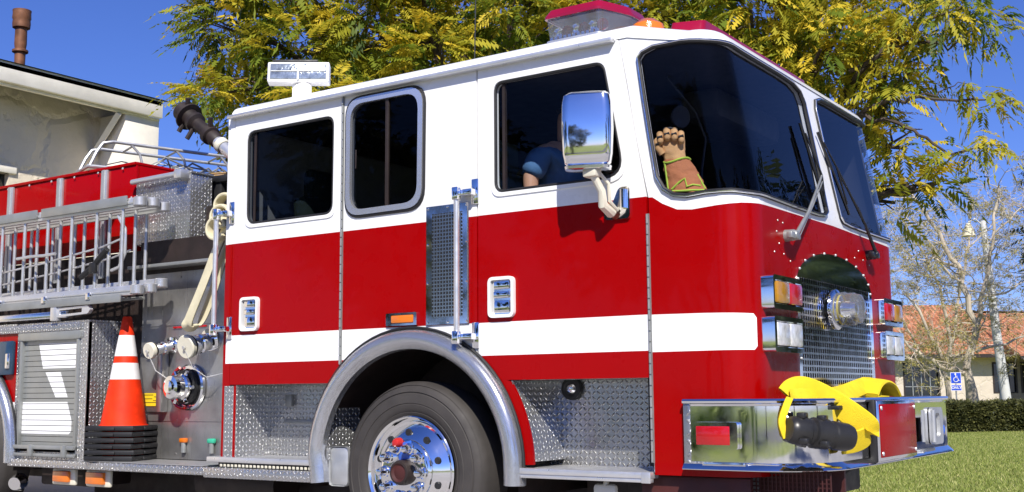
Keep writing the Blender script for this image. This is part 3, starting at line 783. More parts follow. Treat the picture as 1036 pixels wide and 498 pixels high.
def outlet(c, r_, ln, capr):
    ax = Vector((.02, -1, -.22)).normalized(); c = Vector(c)
    bm = B(); lathe(bm, [(r_*1.5, 0), (r_*1.45, .012), (r_, .016), (r_, ln*.3), (r_*1.12, ln*.34), (r_*1.12, ln*.44), (r_*.95, ln*.48), (r_*1.15, ln*.6), (r_*1.25, ln*.78), (r_*1.0, ln*.8), (r_*1.0, ln*.9)], c, ax, 32); o = obj('discharge_outlet', bm, 'chrome', truck)
    bm = B(); lathe(bm, [(capr*.9, ln*.84), (capr, ln*.86), (capr, ln*.97), (capr*.93, ln), (0, ln)], c, ax, 36); obj('outlet_cap', bm, 'creamcap', o)
    bm = B(); e = c+ax*(ln+.004); cyl(bm, e, e+ax*.015, .012, seg=10); tube(bm, [e+Vector((0, 0, -.01)), e+Vector((.03, .05, -.14)), e+Vector((.10, .12, -.21)), e+Vector((.2, .2, -.18)), e+Vector((.27, .26, -.02))], .004, 6); obj('cap_chain', bm, 'alu', o)
    return o
outlet((-2.156, YP, 1.37), .062, .24, .085); outlet((-2.567, YP, 1.352), .043, .23, .060)
# small fittings on the panel
bm = B(); box(bm, -2.92, -2.62, YP-.02, YP, .86, 1.30, .006); box(bm, -2.66, -2.60, YP-.07, YP, .86, 1.33, .01); fl = obj('intake_frame', bm, 'brushed', pump)
bm = B(); box(bm, -2.86, -2.61, YP-.026, YP-.0205, .905, 1.0); obj('warning_label', bm, 'label', pump)
bm = B()
for i, (a0, a1) in enumerate(((.0, .1), (.11, .2), (.0, .09), (.10, .2), (.01, .2))): box(bm, -2.84+a0, -2.84+a1, YP-.0275, YP-.0262, .985-i*.014, .989-i*.014)
obj('label_print', bm, 'black', pump)
for x, mt, nm in ((-2.40, 'amber', 'valve_knob'), (-2.10, 'green', 'valve_knob')):
    bm = B(); box(bm, x-.038, x+.038, YP-.03, YP, .640, .675, .010); cyl(bm, (x, YP-.012, .64), (x, YP-.012, .57), .02, seg=10, mi=1); obj(nm, bm, [mt, 'grey'], pump)
bm = B(); box(bm, -2.56, -2.46, YP-.012, YP, 1.475, 1.49, .003); box(bm, -2.3, -2.2, YP-.012, YP, 1.475, 1.49, .003); obj('panel_tag', bm, 'redlens', pump)
# running board
bm = B(); box(bm, -3.97, -1.72, -.05, .02, .452, .508, .008); box(bm, -3.10, -1.72, .018, .40, .470, .510, .004); rb = obj('running_board', bm, 'diamond', truck)
bm = B(); box(bm, -3.08, -1.73, -.045, .36, .511, .515); obj('board_tread', bm, 'rung', rb)
# dark cavity at the forward face of the compartment body
bm = B(); panel(bm, fnX(-3.084), [(0.004, .51), (.40, .51), (.40, 1.53), (0.004, 1.53)], thick=.01); obj('body_end_plate', bm, 'diamond', truck)
bm = B(); panel(bm, fnY(.0), [(-3.98, .51), (-3.084, .51), (-3.084, 1.53), (-3.98, 1.53)], [[(-3.93, .565), (-3.19, .565), (-3.19, 1.44), (-3.93, 1.44)]], thick=.03)
fr_ = obj('body_side_frame', bm, 'diamond', truck)
bm = B(); box(bm, -3.93, -3.90, -.012, .05, .60, 1.44, .004); box(bm, -3.21, -3.18, -.012, .05, .60, 1.44, .004); box(bm, -3.95, -3.16, -.02, .04, 1.41, 1.475, .01)
rf = obj('roller_door', bm, 'slat', truck)
bm = B()
sw = [([(-3.72, 1.385), (-3.235, 1.385), (-3.235, 1.195), (-3.655, 1.195)], 1), ([(-3.62, 1.165), (-3.43, 1.165), (-3.33, .975), (-3.48, .975)], 1), ([(-3.90, .94), (-3.33, .94), (-3.27, .80), (-3.27, .72), (-3.30, .70), (-3.90, .70)], 1)]
nsl = 20; zz0, zz1 = .60, 1.42
for i in range(nsl):
    a = zz0+(zz1-zz0)*i/nsl; b = zz0+(zz1-zz0)*(i+1)/nsl-.004
    regs = []
    for pl, k in sw:
        q = [Vector(v) for v in pl]
        for zc, sg in ((a+.0006, 1), (b-.0006, -1)):
            o_ = []
            for j in range(len(q)):
                u_, v_ = q[j-1], q[j]; iu, iv = (u_.y-zc)*sg >= 0, (v_.y-zc)*sg >= 0
                if iu != iv: o_.append(u_.lerp(v_, (zc-u_.y)/(v_.y-u_.y)))
                if iv: o_.append(v_)
            q = o_
            if not q: break
        if len(q) > 2 and max(v.y for v in q)-min(v.y for v in q) > .004: regs.append(([(min(max(v.x, -3.899), -3.211), v.y) for v in q], 1))
    panel(bm, fnY(.016), [(-3.90, a), (-3.21, a), (-3.21, b), (-3.90, b)], regions=regs, thick=.006, step=.5)
obj('door_slats', bm, ['slat', 'stripe'], rf)
bm = B(); box(bm, -3.96, -3.17, -.035, -.005, .585, .615, .006); box(bm, -3.96, -3.17, -.03, -.005, .53, .555, .006)
for x in (-3.72, -3.30): box(bm, x, x+.05, -.05, -.02, .53, .62, .008)
obj('latch_bar', bm, 'grey', rf)
bm = B(); box(bm, -4.5, -3.98, -.012, .02, 1.53, 1.55); box(bm, -8.0, -3.17, -.02, .02, 1.475, 1.535, .006); box(bm, -8.0, -3.084, 0, .40, 1.533, 1.548); obj('body_top_edge', bm, 'diamond', truck)
# red body side around the rear wheel
bm = B(); pl = [(-8.0, .51), (-5.56, .51)]+[(q[0], q[1]) for q in arc(-4.72, .52, .785, 178, 2, 26)]+[(-3.983, .51), (-3.983, 1.474), (-8.0, 1.474)]
pl = [(-8.0, .51)]+[q for q in arc(-4.72, .52, .785, 180, 16, 26)]+[(-3.983, .735), (-3.983, 1.474), (-8.0, 1.474)]
panel(bm, fnY(.0), pl, regions=[([(-9, .70), (-3, .70), (-3, .94), (-9, .94)], 1)], thick=.03); obj('rear_body_side', bm, ['red', 'stripe'], truck)
bm = B(); box(bm, -4.30, -3.995, -.04, .0, 1.15, 1.42, .015); ol = obj('side_lamp', bm, 'navyglass', truck)
bm = B(); box(bm, -4.06, -4.01, -.055, -.03, 1.20, 1.32, .008); obj('lamp_catch', bm, 'chrome', ol)
# hosebed wall (red), posts, diamond box
bm = B(); box(bm, -8.0, -3.05, .35, .38, 2.10, 2.785, .004); box(bm, -3.08, -3.05, .38, 2.3, 2.1, 2.785, .003); box(bm, -8.0, -3.05, .335, .395, 2.775, 2.80, .006); box(bm, -3.09, -3.045, .35, 2.3, 2.775, 2.80, .006)
hb = obj('hosebed_wall', bm, 'red', truck)
bm = B()
for x in (-4.05, -3.46, -4.75, -5.5): box(bm, x, x+.075, .325, .35, 1.9, 2.772, .004); box(bm, x+.025, x+.05, .318, .326, 1.9, 2.772)
obj('hosebed_post', bm, 'aludull', hb)
bm = B()
for x in frange(-6, -3.2, .3): lathe(bm, [(0, .006), (.008, .004), (.01, 0)], (x, .334, 2.76), (0, -1, 0), 8); lathe(bm, [(0, .006), (.008, .004), (.01, 0)], (x+.1, .349, 2.52), (0, -1, 0), 8)
obj('hosebed_rivets', bm, 'alu', hb)
bm = B(); box(bm, -3.05, -2.41, .352, .56, 2.135, 2.644, .006); box(bm, -3.06, -2.40, .345, .57, 2.636, 2.655, .004)
obj('speedlay_box', bm, 'diamond', truck)
bm = B(); box(bm, -2.62, -2.38, .62, 2.2, 2.14, 2.64, .01); box(bm, -1.95, -1.62, .5, .9, 1.95, 2.62, .02); obj('cab_rear_box', bm, 'black', truck)
bm = B(); cyl(bm, (-3.03, .30, 2.625), (-2.46, .30, 2.632), .022, seg=14); box(bm, -2.50, -2.42, .26, .36, 2.59, 2.66, .01); obj('crosslay_roller', bm, 'alu', truck)
# underside: chassis rails, amber lamps, tank
bm = B(); box(bm, -8, 1.9, .55, .8, .55, .85); box(bm, -8, 1.9, 1.7, 1.95, .55, .85); cyl(bm, (-.3, .2, .52), (-.3, 2.3, .52), .09); box(bm, 1.3, 1.95, .25, 2.2, .35, .56, .02); box(bm, .9, 1.3, .5, 2.2, .3, .6, .02)
box(bm, -3.9, -3.3, .2, .6, .30, .50, .02)
obj('chassis_frame', bm, 'chassis', truck)
bm = B(); box(bm, -4.0, -.85, .75, 2.1, .16, .56, .04); obj('fuel_tank', bm, 'chassis', truck)
bm = B(); box(bm, .75, 1.6, .9, 2.1, .2, .56, .04); obj('battery_box', bm, 'chassis', truck)
bm = B(); cyl(bm, (-2.3, .50, .36), (-1.5, .50, .36), .13, seg=24); obj('air_tank', bm, 'chassis', truck)
for x0, x1 in ((-3.47, -3.27), (-3.06, -2.86)):
    bm = B(); box(bm, x0-.03, x1+.05, .03, .06, .325, .445, .012); lp = obj('underbody_lamp', bm, 'creamcap', truck)
    bm = B(); box(bm, x0, x1, .005, .035, .345, .43, .014 if x0 < -3.2 else .004); obj('lamp_lens', bm, 'amber', lp)
bm = B(); box(bm, 1.22, 1.36, .03, .07, .40, .50, .02); cyl(bm, (1.29, .05, .49), (1.29, .07, .545), .015); cl = obj('step_flood_lamp', bm, 'creamcap', truck)
bm = B(); lathe(bm, [(.06, 0), (.07, .05), (.05, .10), (0, .1)], (-4.0, .10, .33), (.5, -1, -.2), 20); obj('exhaust_tip', bm, 'chrome', truck)
# front underside: maroon skirt and mesh grille, bumper support
bm = B(); box(bm, 1.50, 2.10, .05, .09, .30, .555, .01); obj('front_skirt', bm, 'chassisred', truck)
bm = B()
for i in range(14): box(bm, 2.06, 2.46, .16+.0, .165, .30+i*.021, .306+i*.021)
for i in range(20): box(bm, 2.06+i*.021, 2.066+i*.021, .155, .16, .30, .585)
box(bm, 2.04, 2.48, .30, .32, .28, .60)
obj('horn_mesh', bm, 'chassisred', truck)
bm = B(); tube(bm, [(2.44, .62, .62), (2.30, .58, .50), (2.12, .42, .36), (1.9, .3, .22)], .022, 8); obj('tow_bar', bm, 'black', truck)

# ------------------------------------------------------------------ front: grille, headlights, wipers, bumper
bm = B()
GI = [(2.715, .965), (3.95, .965), (3.95, 1.56)]+[(SMID+.617*math.cos(R(t)), 1.56+.19*math.sin(R(t))) for t in range(10, 180, 10)]+[(2.715, 1.56)]
panel(bm, lambda s, z, o: cab(s, z, .006+o), offset_poly(GI, .03), [[(2.73, .955+.02), (3.935, .975), (3.935, 1.585), (2.73, 1.585)]], thick=.01, step=.08)
gr = obj('grille', bm, 'chrome', truck)
bm = B(); box(bm, XF-.10, XF-.08, .45, 2.05, .85, 1.85); obj('radiator', bm, 'dark', gr)
bm = B()
y0g, y1g = cab(2.73, 1, 0)[1], cab(3.935, 1, 0)[1]
nv = 34
for i in range(nv+1):
    y = y0g+(y1g-y0g)*i/nv; box(bm, XF-.0015, XF+.0025, y-.0065, y+.0065, .965, 1.59)
nh = 18
for i in range(nh+1):
    z = .975+(1.59-.975)*i/nh; box(bm, XF-.002, XF+.003, y0g, y1g, z-.0052, z+.0052)
obj('grille_mesh', bm, 'polish', gr)
bm = B()
for t in range(0, 181, 18):
    s = SMID+.625*math.cos(R(t)); z = 1.575+.185*math.sin(R(t)); lathe(bm, [(0, .010), (.006, .007), (.008, 0)], cab(s, z, .004), (1, 0, 0), 10)
for s in (2.715, 3.95):
    for z in (1.0, 1.15): lathe(bm, [(0, .010), (.006, .007), (.008, 0)], cab(s, z, .004), (1, 0, 0), 10)
obj('grille_rivet', bm, 'aludull', gr)
# headlamp clusters
def cluster(sgn, z0, z1, kinds):
    # s range on the near side, mirrored when sgn<0
    sa, sb = 2.215, 2.615
    ya, yb = cab(sa, 1)[1], cab(sb, 1)[1]
    if sgn < 0: ya, yb = TW-yb, TW-ya
    xf = XF+.060
    bm = B(); fr = lambda s, z, o: (xf+o, s, z)
    o_ = rpoly([(ya, z0), (yb, z0), (yb, z1), (ya, z1)], .02); i_ = [(ya+.028, z0+.024), (yb-.016, z0+.024), (yb-.016, z1-.024), (ya+.028, z1-.024)]
    if sgn < 0: i_ = [(ya+.016, z0+.024), (yb-.028, z0+.024), (yb-.028, z1-.024), (ya+.016, z1-.024)]
    panel(bm, fr, o_, [i_], thick=.085); 
    box(bm, XF-.03, XF+.03, ya+.004, yb-.004, z0+.004, z1-.004, .01)
    h = obj('headlight', bm, 'chrome', truck)
    n = 2; wy = (i_[1][0]-i_[0][0])/n
    for k in range(n):
        a = i_[0][0]+wy*k+.006; b = a+wy-.012
        bm = B(); box(bm, XF+.02, XF+.072 if kinds[k] != 'clear' else XF+.066, a, b, z0+.03, z1-.03, .012)
        if kinds[k] == 'clear': obj('lamp_lens', bm, 'sealed', h)
        else: obj('lamp_lens', bm, kinds[k], h)
cluster(1, 1.385, 1.556, ('olive', 'redlens')); cluster(1, 1.170, 1.350, ('clear', 'clear'))
cluster(-1, 1.385, 1.556, ('redlens', 'olive')); cluster(-1, 1.170, 1.350, ('clear', 'clear'))
# centre warning lamp (glass dome lying on the grille)
bm = B(); cy = 1.14; lathe(bm, [(.10, 0), (.115, .012), (.115, .03), (.095, .04), (.088, .04)], (XF+.01, cy, 1.435), (1, -.0, 0), 36); wl_ = obj('grille_beacon', bm, 'chrome', truck)
bm = B(); lathe(bm, [(.096, .035), (.098, .08), (.092, .085), (.092, .13), (.086, .135), (.080, .165), (.05, .18), (0, .182)], (XF+.01, cy, 1.435), (1, 0, 0), 36); obj('beacon_dome', bm, 'milky', wl_)
bm = B(); lathe(bm, [(.085, .02), (.075, .03), (.05, .05), (.04, .10), (.036, .14), (0, .145)], (XF+.01, cy, 1.435), (1, 0, 0), 16); obj('beacon_reflector', bm, 'chrome', wl_)
bm = B(); lathe(bm, [(.084, .05), (.0845, .062)], (XF+.01, cy, 1.435), (1, 0, 0), 24); obj('beacon_band', bm, 'label', wl_)
# wipers
def wiper(s0, z0, s1, z1, bs0, bz0, bs1, bz1, mat):
    P_ = lambda s, z, o: Vector(cab(s, z, o))
    bm = B(); a = P_(s0, z0, .05); lathe(bm, [(.032, -.05), (.03, 0), (.02, .02), (0, .024)], a, (1, 0, 0), 16); box(bm, a.x-.02, a.x+.015, a.y-.07, a.y+.06, a.z-.022, a.z+.014, .008)
    w = obj('wiper', bm, mat, truck)
    bm = B(); e = P_(s1, z1, .05); tube(bm, [a+Vector((.01, 0, 0)), a.lerp(e, .35)+Vector((.02, 0, 0)), e], [.013, .009, .006], 8); tube(bm, [a+Vector((.01, .03, -.02)), a.lerp(e, .5)+Vector((.02, .02, 0)), e+Vector((0, .01, -.03))], .004, 6); obj('wiper_arm', bm, mat, w)
    bm = B(); pts = [P_(bs0+(bs1-bs0)*t, bz0+(bz1-bz0)*t, .022) for t in [i/8 for i in range(9)]]
    for q0, q1 in zip(pts, pts[1:]): tube(bm, [q0, q1], .010, 6)
    tube(bm, [pts[1]+Vector((.012, 0, 0)), e, pts[-2]+Vector((.012, 0, 0))], .006, 6); obj('wiper_blade', bm, 'blackgloss', w)
wiper(2.56, 1.79, 3.13, 2.20, 3.03, 2.50, 3.16, 2.02, 'grey')
wiper(3.945, 1.82, 3.45, 2.30, 3.32, 2.50, 3.58, 2.03, 'blackgloss')
bm = B()
for s, z in ((2.46, 1.86), (2.53, 1.855), (2.44, 1.80), (2.47, 1.74), (2.53, 1.69), (2.62, 1.66), (2.40, 1.69), (3.78, 1.83), (3.70, 1.78), (3.72, 1.70), (3.80, 1.68), (3.88, 1.67), (3.86, 1.78), (3.98, 1.76)):
    lathe(bm, [(0, .004), (.004, .003), (.0055, 0)], cab(s, z, .0), (1, 0, 0), 8)
obj('front_rivet', bm, 'grey', truck)

# bumper
XB = 2.48; BR = .34; BY0 = -.03; BY1 = TW+.10
def bump(s, off=0.):
    """plan outline of the bumper: s metres from its rear near corner"""
    a0 = XB-BR-1.79; aL = BR*math.pi/2; f = BY1-BY0-2*BR
    if s < a0: return 1.79+s, BY0-off
    if s < a0+aL: t = (s-a0)/BR; return XB-BR+(BR+off)*math.sin(t), BY0+BR-(BR+off)*math.cos(t)
    if s < a0+aL+f: return XB+off, BY0+BR+(s-a0-aL)
    if s < a0+2*aL+f: t = (s-a0-aL-f)/BR; return XB-BR+(BR+off)*math.cos(t), BY1-BR+(BR+off)*math.sin(t)
    return XB-BR-(s-a0-2*aL-f), BY1+off
A0 = XB-BR-1.79; ALb = BR*math.pi/2; FB = BY1-BY0-2*BR; SB = 2*A0+2*ALb+FB
ys = lambda y: A0+ALb+(y-BY0-BR)
ssb = [0, .02, .1, A0*.5]+frange(A0, A0+ALb, .03)+frange(A0+ALb+.1, A0+ALb+FB-.1, .12)+frange(A0+ALb+FB, A0+2*ALb+FB, .03)+[SB-A0*.5, SB]
bm = B()
HOLES = [[(ys(.30), .70), (ys(.75), .70), (ys(.75), .84), (ys(.30), .84)], [(ys(1.42), .68), (ys(1.70), .68), (ys(1.70), .82), (ys(1.42), .82)]]
panel(bm, lambda s, z, o: (*bump(s, o), z), [(0, .635), (SB, .635), (SB, .905), (0, .905)], HOLES, thick=.012, gx=ssb, gz=[.69, .77, .85], step=.05)
prof = [(-.002, .905), (.004, .915), (.016, .920), (.02, .930), (.012, .940), (-.05, .942), (-.06, .938)]
prof2 = [(-.002, .636), (.010, .625), (.030, .606), (.033, .600), (.028, .596), (-.02, .598)]
for pf in (prof, prof2):
    rg = [[bm.verts.new((*bump(s, o), z)) for o, z in pf] for s in ssb]
    for a, b in zip(rg, rg[1:]):
        for k in range(len(pf)-1):
            bm.faces.new((a[k], b[k], b[k+1], a[k+1]) if pf is prof else (a[k+1], b[k+1], b[k], a[k]))
bumper = obj('bumper', bm, 'chrome', truck)
bm = B(); box(bm, 1.79, 1.825, BY0-.006, BY0+.04, .605, .938, .003); obj('bumper_corner_trim', bm, 'diamondbig', bumper)
bm = B()   # tray deck behind the top lip
panel(bm, lambda s, z, o: (s, z, .925), [(1.80, BY0+.05), (2.10, BY0+.05), (2.42, .36), (2.42, TW-.36), (2.10, TW-.05), (1.80, TW-.05)], thick=0); obj('bumper_deck', bm, 'alu', bumper, smooth=False)
bm = B(); box(bm, 2.2, 2.42, .3, 2.2, .62, .90); obj('bumper_core', bm, 'chassis', bumper)
# side lamp in the bumper
bm = B(); panel(bm, fnY(BY0-.028), rpoly([(1.85, .698), (2.085, .698), (2.085, .828), (1.85, .828)], .014), [[(1.868, .718), (2.045, .718), (2.045, .808), (1.868, .808)]], thick=.026); bl = obj('bumper_lamp', bm, 'chrome', bumper)
bm = B(); box(bm, 1.866, 2.047, BY0-.030, BY0-.004, .716, .810, .006); obj('lamp_lens', bm, 'redlens', bl)
# red hinged tray door
bm = B(); box(bm, XB+.004, XB+.045, .73, 1.44, .610, .925, .012); td = obj('tray_door', bm, 'polish', bumper)
bm = B(); box(bm, XB+.044, XB+.049, .755, 1.415, .630, .905, .003); obj('door_face', bm, 'red', td)
bm = B()
for y in (.78, 1.39):
    for z in (.65, .885): lathe(bm, [(0, .006), (.010, .005), (.012, 0)], (XB+.049, y, z), (1, 0, 0), 10)
obj('door_screw', bm, 'alu', td)
bm = B(); box(bm, XB+.002, XB+.040, .705, .735, .605, .93, .01); obj('door_hinge', bm, 'black', td)
# tow eye and small round lamp
bm = B(); panel(bm, fnX(XB+.026), rpoly([(1.86, .655), (2.10, .655), (2.10, .875), (1.86, .875)], .04), [rpoly([(1.93, .70), (2.03, .70), (2.03, .84), (1.93, .84)], .03)], thick=.022)
cyl(bm, (XB+.028, 1.87, .67), (XB+.028, 1.87, .86), .014); obj('tow_eye', bm, 'aludull', bumper)
bm = B(); lathe(bm, [(.036, 0), (.036, .008), (.026, .018), (0, .024)], (XB, 2.15, .735), (1, 0, 0), 20); obj('round_lamp', bm, 'blue', bumper)
bm = B(); box(bm, XB-.05, XB+.022, .20, .36, .885, .905, .004); obj('tray_strap', bm, 'black', bumper)

# ------------------------------------------------------------------ mirror
bm = B()
def rsec(cx, cy, cz, wx, wy, r_, rotz, n=5):
    q = rpoly([(-wx, -wy), (wx, -wy), (wx, wy), (-wx, wy)], r_, n); c, s = math.cos(rotz), math.sin(rotz)
    return [Vector((cx+x*c-y*s, cy+x*s+y*c, cz)) for x, y in q]
MX, MY, RZ = 1.355, -.19, R(22)
secs = [(2.145, .10, .035), (2.165, .122, .055), (2.21, .130, .066), (2.35, .134, .072), (2.48, .132, .068), (2.525, .125, .058), (2.545, .105, .036), (2.55, .06, .02)]
rg = [[bm.verts.new(v) for v in rsec(MX, MY, z, a, b, .045, RZ)] for z, a, b in secs]
for a, b in zip(rg, rg[1:]):
    n = len(a)
    for k in range(n): bm.faces.new((a[k], a[(k+1) % n], b[(k+1) % n], b[k]))
bm.faces.new(rg[0][::-1]); bm.faces.new(rg[-1])
mirror = obj('side_mirror', bm, 'chrome', truck)
bm = B(); rg = [[bm.verts.new(v) for v in rsec(MX, MY, z, a, b, .045, RZ)] for z, a, b in ((2.128, .090, .045), (2.133, .120, .056), (2.147, .124, .058), (2.152, .112, .045))]
for a, b in zip(rg, rg[1:]):
    n = len(a)
    for k in range(n): bm.faces.new((a[k], a[(k+1) % n], b[(k+1) % n], b[k]))
bm.faces.new(rg[0][::-1]); obj('mirror_rim', bm, 'polish', mirror)
bm = B(); box(bm, MX-.02, MX+.06, MY-.03, MY+.04, 2.09, 2.15, .01); tube(bm, [(MX+.03, MY, 2.10), (MX+.05, MY+.05, 2.02), (MX+.045, -.12, 1.95), (MX+.05, -.04, 1.92)], [.020, .022, .026, .032], 10); tube(bm, [(MX+.04, MY, 2.14), (MX+.08, MY+.07, 2.06), (MX+.075, -.10, 1.97), (MX+.08, -.03, 1.93)], .010, 8)
obj('mirror_arm', bm, 'creamcap', mirror)
bm = B(); panel(bm, fnY(-.022), rpoly([(1.350, 1.885), (1.505, 1.885), (1.505, 2.055), (1.44, 2.055), (1.40, 1.97), (1.350, 1.95)], .025), thick=.02); cyl(bm, (1.47, -.03, 1.94), (1.47, -.03, 2.04), .018, seg=10); obj('mirror_base', bm, 'chrome', mirror)

# ------------------------------------------------------------------ roof equipment
bm = B()
fp = rpoly([(.90, .12), (1.26, .12), (1.34, .34), (1.34, .55), (.90, .55)], .03)
def extr(bm, fp, z0, z1, grow=0., mi=0):
    c = Vector((sum(q[0] for q in fp)/len(fp), sum(q[1] for q in fp)/len(fp)))
    a = [bm.verts.new((x, y, z0)) for x, y in fp]; b = [bm.verts.new((c.x+(x-c.x)*(1+grow), c.y+(y-c.y)*(1+grow), z1)) for x, y in fp]; n = len(fp)
    for i in range(n): bm.faces.new((a[i], a[(i+1) % n], b[(i+1) % n], b[i])).material_index = mi
    bm.faces.new(a[::-1]).material_index = mi; bm.faces.new(b).material_index = mi
extr(bm, fp, 2.95, 2.985); lb = obj('light_bar', bm, 'alu', truck)
bm = B(); extr(bm, offset_poly(fp, -.015), 2.985, 3.115, .06); obj('clear_cover', bm, 'milky', lb)
bm = B(); extr(bm, offset_poly(fp, .008), 3.115, 3.13); extr(bm, offset_poly(fp, .008), 3.13, 3.17, -.10); obj('red_cover', bm, 'magenta', lb)
bm = B()
for i in range(6): lathe(bm, [(.0, 0), (.03, .015), (.036, .04)], (.94+i*.058, .24, 3.05), (.1*(i % 3-1), -1, 0), 14, i % 2)
for i in range(11): box(bm, .92+i*.03, .94+i*.03, .14, .15, 2.99, 3.01)
obj('lamp_reflector', bm, ['chrome', 'redlens'], lb)
bm = B(); lathe(bm, [(.10, 0), (.10, .10), (.088, .15), (.05, .18), (0, .185)], (1.45, .34, 2.885), (0, 0, 1), 28); obj('amber_dome', bm, 'amber', truck)
bm = B(); fp = rpoly([(1.46, .60), (1.64, .66), (1.64, 2.34), (1.46, 2.34)], .03)
extr(bm, fp, 2.88, 3.06); lb2 = obj('light_bar', bm, 'milky', truck)
bm = B(); extr(bm, offset_poly(fp, .008), 3.06, 3.125, -.03); obj('red_cover', bm, 'magenta', lb2)
bm = B()
for y0_ in (.75, 1.35, 1.90): box(bm, 1.60, 1.655, y0_, y0_+.38, 2.96, 3.09, .01)
obj('red_lens', bm, 'magenta', lb2)
bm = B(); cyl(bm, (-.22, .95, 2.9), (-.20, .95, 3.75), .0045, seg=6); obj('radio_antenna', bm, 'black', truck)
# telescoping floodlight near the roof's rear
bm = B(); cy_, cx_ = .35, -1.30; rz = R(36)
rot = Matrix.Rotation(rz, 3, 'Z') @ Matrix.Rotation(R(-8), 3, 'X')
pv = (cx_, cy_, 3.21)
box(bm, cx_-.215, cx_+.215, cy_-.04, cy_+.05, 3.14, 3.29, .010, rot=rot, piv=pv)
box(bm, cx_-.04, cx_+.08, cy_-.03, cy_+.05, 2.94, 3.14, .01)
fl_ = obj('floodlight', bm, 'conewhite', truck)
bm = B(); box(bm, cx_-.195, cx_+.195, cy_-.048, cy_-.038, 3.16, 3.272, .003, rot=rot, piv=pv); obj('flood_glass', bm, 'lampglass', fl_)
bm = B(); box(bm, cx_-.19, cx_+.13, cy_-.01, cy_+.03, 3.30, 3.322, .006, rot=rot, piv=pv); obj('lamp_handle', bm, 'black', fl_)
bm = B(); box(bm, cx_-.006, cx_+.006, cy_-.054, cy_-.046, 3.15, 3.28, 0, rot=rot, piv=pv); box(bm, cx_-.19, cx_+.19, cy_-.053, cy_-.047, 3.213, 3.218, 0, rot=rot, piv=pv); obj('flood_bar', bm, 'grey', fl_)
# deck gun
d0, d1 = Vector((-2.45, .9, 2.80)), Vector((-3.20, .9, 3.34)); dv = (d1-d0).normalized(); Ld = (d1-d0).length
bm = B(); lathe(bm, [(.05, -.3), (.05, Ld*.42)], d0, dv, 20); cyl(bm, (-2.3, .9, 2.2), (-2.3, .9, 2.72), .09); dg = obj('deck_gun', bm, 'alu', truck)
bm = B(); lathe(bm, [(.052, Ld*.40), (.062, Ld*.42), (.060, Ld*.50), (.08, Ld*.51), (.08, Ld*.56), (.055, Ld*.58), (.055, Ld*.74), (.085, Ld*.76), (.085, Ld*.80), (.07, Ld*.82), (.075, Ld*.87), (.118, Ld*.875), (.118, Ld*.895), (.082, Ld*.90), (.085, Ld), (.06, Ld), (.05, Ld*.9), (0, Ld*.9)], d0, dv, 24)
for t, s_ in ((.52, 1), (.76, -1), (.9, 1), (.9, -1)):
    c = d0+dv*Ld*t; cyl(bm, c, c+Vector((.05*s_, -.05, .135*s_)), .02, seg=8)
obj('nozzle', bm, 'chassis', dg)
bm = B(); lathe(bm, [(.055, Ld*.30), (.064, Ld*.31), (.064, Ld*.36), (.055, Ld*.37)], d0, dv, 20); obj('nozzle_collar', bm, 'creamcap', dg)

# ------------------------------------------------------------------ ladders on the side rack
def ladder(name, label, y, x0, x1, zt, zb, rung_dx, capr, ext):
    t = thing(name, label, 'ladder', ((x0+x1)/2, y, zb), 'aluminium ladders hung along the truck')
    for z, nm in ((zt, 'side_rail'), (zb, 'side_rail')):
        bm = B(); box(bm, x0, x1, y-.016, y+.016, z-.036, z+.036, .006); box(bm, x0, x1, y-.024, y+.024, z-.010, z+.010, .004)
        r_ = obj(nm, bm, 'alu', t)
        bm = B(); lathe(bm, [(0, -.034), (capr*.85, -.034), (capr, -.028), (capr, .028), (capr*.85, .034), (0, .034)], (x1+capr*.6, y, z), (0, 0, 1), 20); obj('rail_end_cap', bm, 'rung', r_)
    x = x1-.16
    while x > x0+.05:
        bm = B(); cyl(bm, (x, y, zb+.028), (x, y, zt-.028), .0135, seg=12); obj('rung', bm, 'rung', t); x -= rung_dx
    return t
ladder('ladder', 'front aluminium ladder of the side rack, nearest the camera, with round pale rail caps', -.02, -6.6, -2.54, 2.378, 1.738, .305, .05, 0)
ladder('ladder', 'middle aluminium ladder of the side rack, just behind the front one', .085, -6.6, -2.53, 2.385, 1.755, .305, .05, 0)
ladder('ladder', 'rear aluminium ladder of the side rack, closest to the red hose bed wall', .19, -6.6, -2.54, 2.365, 1.80, .29, .05, 0)
# doubled top beam pieces
bm = B(); box(bm, -6.6, -3.72, -.060, -.045, 2.36, 2.43, .004); box(bm, -3.66, -2.62, -.060, -.045, 2.36, 2.43, .004); box(bm, -6.6, -2.7, -.052, -.01, 1.690, 1.712, .004); box(bm, -6.6, -2.7, .17, .20, 1.690, 1.712, .004); box(bm, -6.6, -2.66, -.056, -.040, 1.655, 1.712, .003)
rack = obj('ladder_rack', bm, 'grey', truck)
bm = B()
for x in (-3.6, -4.2, -4.9, -3.05): box(bm, x, x+.05, -.065, .25, 1.712, 1.73, .003); box(bm, x, x+.05, -.066, -.05, 1.69, 1.74, .003)
for x in (-3.35, -2.95): box(bm, x, x+.08, .20, .36, 2.40, 2.43, .004)
obj('rack_bracket', bm, 'polish', rack)
bm = B()
for y, dz in ((.13, 0), (.03, .07)):
    tube(bm, [(-5.2, y, 1.84+dz), (-4.4, y, 1.90+dz), (-3.7, y, 1.95+dz), (-3.0, y, 2.02+dz), (-2.80, y, 2.06+dz)], .008, 8)
tube(bm, [(-2.78, 0, 2.30), (-2.70, 0, 2.20), (-2.69, 0, 2.02), (-2.75, 0, 1.92), (-2.84, 0, 1.90)], .013, 8)
tube(bm, [(-3.95, -.06, 2.06), (-3.75, -.06, 2.065), (-3.6, -.06, 2.06), (-3.45, -.06, 2.065)], .012, 8)
obj('ladder_halyard', bm, 'alu', rack)
